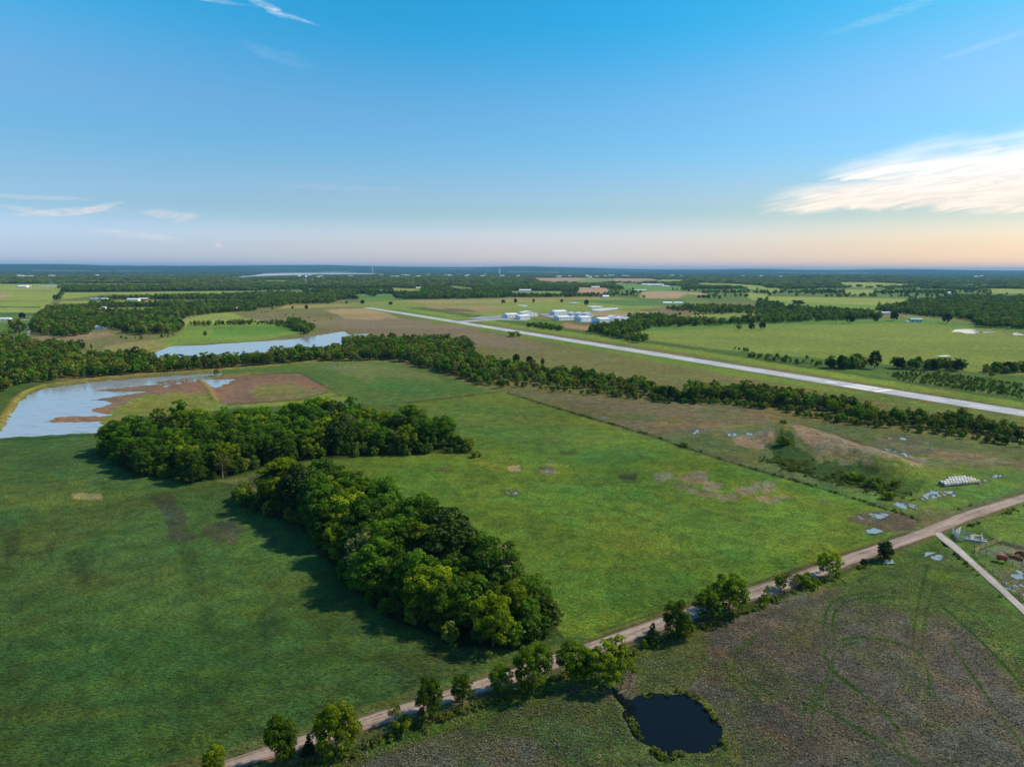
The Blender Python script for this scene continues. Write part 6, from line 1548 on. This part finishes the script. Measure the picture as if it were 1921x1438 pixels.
# livestock pen of pipe panels
def panel_mesh(m, ln, h, bars=5):
    b_ = MB()
    for k in range(bars): b_.bar((0, 0, .35 + (h - .4) * k / (bars - 1)), (ln, 0, .35 + (h - .4) * k / (bars - 1)), .035, 5)
    for x in (0, ln / 2, ln): b_.bar((x, 0, 0), (x, 0, h + .05), .05, 6)
    return b_
def pen_panel(a, b_, h, name, label, m=MPIPE, bars=5, parts=True):
    A, B = np.array(P(*a)), np.array(P(*b_)); ln = float(np.linalg.norm(B - A)); e = empty(name, A[0], A[1], None, math.atan2(B[1] - A[1], B[0] - A[0]))
    n_ = max(1, round(ln / 2.6))
    for k in range(n_ + 1): MB().bar((ln * k / n_, 0, -.1), (ln * k / n_, 0, h + .12), .07, 6).obj('post', m, e)
    for k in range(bars):
        z = .3 + (h - .3) * k / (bars - 1); MB().bar((0, 0, z), (ln, 0, z), .045, 5).obj('rail', m, e)
    tag(e, label, 'fence panel'); return e
PEN = [((1786, 1000), (1829, 1011), 1.7, 'long back panel of the grey cattle pen'), ((1786, 1000), (1795, 1011), 1.7, 'short left panel of the grey cattle pen'), ((1795, 1011), (1819, 1014), 1.6, 'front panel of the grey cattle pen'), ((1819, 1014), (1829, 1011), 1.6, 'right end panel of the grey cattle pen'),
       ((1793, 1004), (1802, 998), 1.8, 'cross panel inside the grey cattle pen'), ((1793, 1004), (1797, 1012), 1.9, 'tall chute side at the left of the pen'), ((1798, 1003), (1798.5, 1012.5), 1.9, 'second tall chute side beside the first'), ((1840, 1009), (1844, 1020), 1.5, 'loose grey gate panel standing right of the pen')]
for a, b_, h, lb in PEN: pen_panel(a, b_, h, 'pen_panel', lb)
e = empty('loading_ramp', *P(1832, 1014)); MB().box(-2.6, 2.6, -1, 1, .05, .18).obj('floor_plate', MPIPE, e); MB().box(-2.6, 2.6, -1.1, -1.02, 0, .6).obj('side_rail', MPIPE, e); MB().box(-2.6, 2.6, 1.02, 1.1, 0, .6).obj('side_rail', MPIPE, e); e.rotation_euler = (0, 0, -.5)
tag(e, 'low grey loading ramp lying beside the pen', 'ramp')
e = empty('feed_trough', *P(1834, 1010)); MB().box(-.7, .7, -.5, .5, 0, .9).obj('bin', MYWOOD, e); MB().box(-.8, .8, -.6, .6, .9, 1.0).obj('rim', MWOOD, e)
tag(e, 'tan feed bin standing next to the loading ramp', 'feed bin')
def rail_fence(pts, h, label, m, rails=3, gap=2.4, name='board_fence'):
    W_ = [np.array(P(*p)) for p in pts]; e = empty(name, W_[0][0], W_[0][1], 0.0); o_ = W_[0]
    for A, B in zip(W_[:-1], W_[1:]):
        ln = np.linalg.norm(B - A); n_ = max(1, int(ln / gap)); a = A - o_; b_ = B - o_
        for k in range(n_):
            p = a + (b_ - a) * k / n_; q = a + (b_ - a) * (k + 1) / n_; z = hgt1(*(p + o_)); zq = hgt1(*(q + o_))
            MB().box(p[0] - .08, p[0] + .08, p[1] - .08, p[1] + .08, z - .2, z + h + .1).obj('post', m, e)
            if k % 1 == 0:
                for s in range(rails):
                    zz = .35 + (h - .4) * s / max(rails - 1, 1); d = (q - p) / np.linalg.norm(q - p); nn = np.array([-d[1], d[0]]) * .03
                    v = [(*(p + nn), z + zz - .07), (*(q + nn), zq + zz - .07), (*(q - nn), zq + zz - .07), (*(p - nn), z + zz - .07), (*(p + nn), z + zz + .07), (*(q + nn), zq + zz + .07), (*(q - nn), zq + zz + .07), (*(p - nn), z + zz + .07)]
                    MB().add(v, [(0, 1, 2, 3), (4, 5, 6, 7), (0, 1, 5, 4), (2, 3, 7, 6), (1, 2, 6, 5), (0, 3, 7, 4)]).obj('rail', m, e)
    tag(e, label, 'fence'); return e
rail_fence([(1828, 1037), (1838, 1031), (1858, 1023), (1880, 1014)], 1.3, 'yellowish board fence along the muddy yard', MYWOOD)
rail_fence([(1828, 1026), (1847, 1019)], 1.0, 'short yellow rail between the pen and the board fence', MYWOOD, 1)
rail_fence([(1828, 1037), (1834, 1049), (1862, 1074), (1885, 1094), (1925, 1130)], 1.1, 'low weathered fence following the gravel driveway', MWOOD, 2, 3.0)
def wire_fence(pts, gap, h, label, wires=3):
    W_ = [np.array(P(*p)) for p in pts]; e = empty('wire_fence', W_[0][0], W_[0][1], 0.0); o_ = W_[0]; allp = []
    for A, B in zip(W_[:-1], W_[1:]):
        ln = np.linalg.norm(B - A); n_ = max(1, int(ln / gap)); allp += [A + (B - A) * k / n_ for k in range(n_)]
    allp.append(W_[-1]); me = None
    for p in allp:
        if me is None: o = MB().cyl((0, 0, -.3), (0, 0, h), .07, 6, .06).obj('post', MDRYW, e); me = o.data
        else: o = link('post', me, None, e)
        o.location = (p[0] - o_[0], p[1] - o_[1], hgt1(*p)); o.rotation_euler = (r.uniform(-.06, .06), r.uniform(-.06, .06), 0)
    for k in range(wires):
        z = h * (.35 + .58 * k / max(wires - 1, 1)); v, f = tube([(p[0] - o_[0], p[1] - o_[1], hgt1(*p) + z) for p in allp], [.018] * len(allp), 3); MB().add(v, f).obj('wire', MWIRE, e)
    tag(e, label, 'fence'); return e
wire_fence(FENCE_MID, 4.5, 1.25, 'dark post and wire fence dividing the green pasture from the brown meadow')
wire_fence(FENCE_ROAD, 4.5, 1.2, 'post and wire fence along the lower side of the dirt road')
wire_fence([(1838, 1036), (1850, 1041), (1875, 1050), (1900, 1062)], 3.5, 1.3, 'wire fence between the board fence and the red tank')
wire_fence([(430, 758), (560, 751), (742, 757), (935, 735)], 6.0, 1.2, 'far wire fence along the upper side of the pasture')

# red machinery at the right edge
e = empty('fuel_tank', *P(1879, 1054), rz=-.7)
MB().cyl((-1.2, 0, 1.35), (1.2, 0, 1.35), .72, 18).obj('tank', MRED, e, False)
for x in (-.8, .8):
    for y in (-.5, .5): MB().bar((x, y * .8, .9), (x, y * 1.3, 0), .06).obj('leg', MRUST, e)
MB().cyl((0, 0, 2.05), (0, 0, 2.25), .16, 10).obj('filler_cap', MWHITE, e)
tag(e, 'small glossy red tank on legs in the grass by the muddy yard', 'tank')
e = empty('farm_implement', *P(1914, 1044), rz=.35)
MB().box(-3.2, 2.4, -.12, .12, .7, .95).obj('beam', MRUST, e); MB().box(-2.4, -2.2, -2, 2, .6, .8).obj('cross_beam', MRUST, e); MB().box(1.6, 1.8, -2, 2, .6, .8).obj('cross_beam', MRUST, e)
for x in (-2.3, 1.7):
    for k in range(7): MB().cyl((x, -1.9 + k * .62, .38), (x + .05, -1.88 + k * .62, .38), .38, 12).obj('disc', MRUST, e)
MB().bar((-3.2, 0, .8), (-5.2, .6, 1.5), .09).obj('drawbar', MWOOD, e)
for y in (-1.2, 1.2): MB().cyl((0, y - .12, .45), (0, y + .12, .45), .45, 14).obj('wheel', MTYRE, e)
MB().box(.2, 1.2, -.5, .5, .95, 1.7).obj('hopper', MRUST, e)
tag(e, 'rusty red disc harrow parked in the muddy yard', 'farm machine')
# logs and pale debris
def log(a, b_, rad, label, m=MPALEBARK):
    A, B = P(*a), P(*b_); o = MB().cyl((A[0], A[1], hgt1(*A) + rad), (B[0], B[1], hgt1(*B) + rad * 1.4), rad, 8, rad * .6).obj('fallen_log', m); tag(o, label, 'log')
log((1159, 1299), (1176, 1294), .16, 'pale fallen log beside the black pond')
log((1612, 1085), (1618, 1094), .15, 'dark fallen branch below the yellow roadside tree', MBARK)
log((1572, 1083), (1590, 1092), .12, 'thin fallen pole in the pasture by the road bend', MBARK)

# ---- ground growth: dry tufts in the pasture below the road, weeds along the verge and the ponds
def tuft_mesh(seed, n, h, w, m, name):
    rr = np.random.default_rng(seed); V = []; T = []
    for k in range(n):
        a = rr.uniform(0, 6.28); ln = h * rr.uniform(.6, 1.2); sp_ = w * rr.uniform(.2, 1.0)
        bx, by = rr.uniform(-.08, .08, 2); tx, ty = bx + math.cos(a) * sp_, by + math.sin(a) * sp_; px2, py2 = -math.sin(a) * .05, math.cos(a) * .05
        V += [(bx - px2, by - py2, 0), (bx + px2, by + py2, 0), (tx + px2 * 1.2, ty + py2 * 1.2, ln), (tx - px2 * 1.2, ty - py2 * 1.2, ln * .95)]; T += [rr.uniform(0, 1)] * 4
    me = np_mesh(name, np.array(V), np.arange(n * 4).reshape(n, 4)); at = me.attributes.new('tint', 'FLOAT', 'POINT'); at.data.foreach_set('value', np.array(T, np.float32)); me.materials.append(m); return me
MDRYG = leaf_material('dry_stems', (0.12, 0.115, 0.10), (0.42, 0.38, 0.33), 0.2); MWEED = leaf_material('green_weeds', (0.050, 0.090, 0.014), (0.15, 0.19, 0.03), 0.3)
tcol = bpy.data.collections.new('tuft_kinds'); COL.children.link(tcol); wcol = bpy.data.collections.new('weed_kinds'); COL.children.link(wcol)
for k in range(3):
    x, y = P(1450 + k * 30, 1300 + k * 9); o = bpy.data.objects.new('dry_tuft', tuft_mesh(k, 16, .55, .32, MDRYG, 'dry_tuft')); tcol.objects.link(o); o.location = (x, y, hgt1(x, y)); tag(o, 'dry grass tuft in the brown pasture', kind='stuff')
    x, y = P(1330 + k * 22, 1180 - k * 8); V, T, _ = crown_data(700 + k, .45, .28, .32, 6, .24, 20, .10); o = bpy.data.objects.new('weed', crown_mesh('weed', V, T, MWEED)); wcol.objects.link(o); o.location = (x, y, hgt1(x, y)); tag(o, 'leafy weed on the road verge', kind='stuff')
def rand_in(poly_px, n, seed, dens=None, thr=.0):
    pw = G(poly_px); bb = near(pw, 0); rr = np.random.default_rng(seed); x = rr.uniform(bb[0], bb[1], n); y = rr.uniform(bb[2], bb[3], n)
    k = sdist(x, y, pw) > 0
    for wp in (W_BLACK,): k &= sdist(x, y, G(wp)) < -0.3
    if dens: k &= vnoise(x, y, dens, 91, 3) > thr
    return x[k], y[k]
x, y = rand_in([(300, 1500), (605, 1425), (945, 1330), (1150, 1260), (1300, 1215), (1420, 1155), (1590, 1100), (1700, 1100), (1800, 1120), (1930, 1250), (2000, 1450), (1900, 1560), (300, 1560)], 80000, 21, 5, .42)
keep = np.ones(len(x), bool)
for ln in ARCS: keep &= ldist(x, y, G(ln)) > 0.55
keep &= np.random.default_rng(8).random(len(x)) < .62
x, y = x[keep], y[keep]
instancer('dry_grass', np.stack([x, y, height(x, y) - .03], 1), np.random.default_rng(3).uniform(.10, .42, len(x)), tcol, .75, 'dry grass tufts scattered over the brown pasture', 31)
print('tufts', len(x))
gcol = bpy.data.collections.new('grass_kinds'); COL.children.link(gcol)
MGRASS = leaf_material('pasture_blades', (0.060, 0.100, 0.018), (0.150, 0.200, 0.036), 0.3, (0.7, 1.3))
for k in range(3):
    x, y = P(1250 + k * 40, 1090 - k * 12); o = bpy.data.objects.new('grass_clump', tuft_mesh(40 + k, 14, .30, .34, MGRASS, 'grass_clump')); gcol.objects.link(o); o.location = (x, y, hgt1(x, y)); tag(o, 'clump of longer grass in the green pasture', kind='stuff')
gx1, gy1 = rand_in([(560, 900), (900, 790), (960, 760), (1281, 850), (1700, 985), (1400, 1092), (1110, 1192), (1060, 1180)], 110000, 61, 9, .25)
gx2, gy2 = rand_in([(0, 880), (240, 910), (440, 930), (600, 1060), (860, 1225), (930, 1255), (740, 1318), (420, 1418), (-100, 1560)], 80000, 62, 9, .30)
px_, py_ = proj(gx1, gy1); k1 = (py_ > 830) & (sdist(gx1, gy1, G(WOODS[2][1])) < 0); gx1, gy1 = gx1[k1], gy1[k1]
gx = np.concatenate([gx1, gx2]); gy = np.concatenate([gy1, gy2]); print('grass clumps', len(gx))
instancer('pasture_grass', np.stack([gx, gy, height(gx, gy) - .03], 1), np.random.default_rng(9).uniform(.10, .34, len(gx)), gcol, .8, 'clumps of longer grass across the green pastures', 33)
xs, ys = [], []
def line_pts(line, n, spread, seed):
    rr = np.random.default_rng(seed); pts = np.array(G(line)); seg = np.linalg.norm(np.diff(pts, axis=0), axis=1); cum = np.concatenate([[0], np.cumsum(seg)]); t = rr.uniform(0, cum[-1], n)
    k = np.clip(np.searchsorted(cum, t) - 1, 0, len(seg) - 1); p = pts[k] + (pts[k + 1] - pts[k]) * ((t - cum[k]) / seg[k])[:, None] + rr.normal(size=(n, 2)) * spread
    keep = vnoise(p[:, 0], p[:, 1], 4, seed + 5, 2) > .42
    xs.append(p[keep, 0]); ys.append(p[keep, 1])
line_pts(FENCE_ROAD, 1100, .6, 41); line_pts([(q[0], q[1] + 5) for q in ROAD_LO[1:14]], 900, .8, 42); line_pts(FENCE_MID, 260, .5, 43); line_pts([(1445, 862), (1520, 884), (1600, 905), (1690, 925)], 900, 3.6, 44)
line_pts([(q[0], q[1] - 3) for q in ROAD_UP[1:-1]], 1200, .5, 45); line_pts([(1175, 1335), (1200, 1380), (1228, 1405), (1245, 1424), (1290, 1412), (1325, 1408), (1352, 1396)], 90, .3, 46); line_pts([(1190, 1312), (1240, 1300), (1292, 1300), (1315, 1318), (1335, 1340), (1356, 1366)], 16, .3, 47)
line_pts([(1768, 998), (1815, 979), (1866, 961), (1921, 944)], 700, 1.2, 48); line_pts(DRIVE_L[2:], 400, .5, 49)
x = np.concatenate(xs); y = np.concatenate(ys)
def off_road(x, y): return (ldist(x, y, ROAD_C) > 4.3) & (ldist(x, y, DRIVE_C) > 2.0)
k = off_road(x, y); x, y = x[k], y[k]
instancer('verge_weeds', np.stack([x, y, height(x, y) - .03], 1), np.random.default_rng(4).uniform(.22, .85, len(x)), wcol, .6, 'leafy weeds along the road verge, fences and pond edge', 32)

# ---------------------------------------------------------------- air
hz = []
X0, X1, Y0, Y1, Z0, Z1 = -42000.0, 42000.0, -3000.0, 42000.0, -3.0, 205.0
v = [(a, b_, c) for a in (X0, X1) for b_ in (Y0, Y1) for c in (Z0, Z1)]
f = [(0, 1, 3, 2), (4, 6, 7, 5), (0, 4, 5, 1), (2, 3, 7, 6), (0, 2, 6, 4), (1, 5, 7, 3)]
me = bpy.data.meshes.new('haze'); me.from_pydata(v, [], f); me.update()
mh = bpy.data.materials.new('haze_air'); mh.use_nodes = True
t = mh.node_tree
for nd in list(t.nodes): t.nodes.remove(nd)
vo = t.nodes.new('ShaderNodeVolumePrincipled'); ou = t.nodes.new('ShaderNodeOutputMaterial')
vo.inputs['Color'].default_value = (0.22, 0.57, 1.0, 1)
vo.inputs['Density'].default_value = 0.000038
vo.inputs['Anisotropy'].default_value = 0.1
t.links.new(vo.outputs[0], ou.inputs['Volume'])
ho = link('haze', me, mh); ho['kind'] = 'stuff'; ho['label'] = 'thin blue evening haze over the plain'
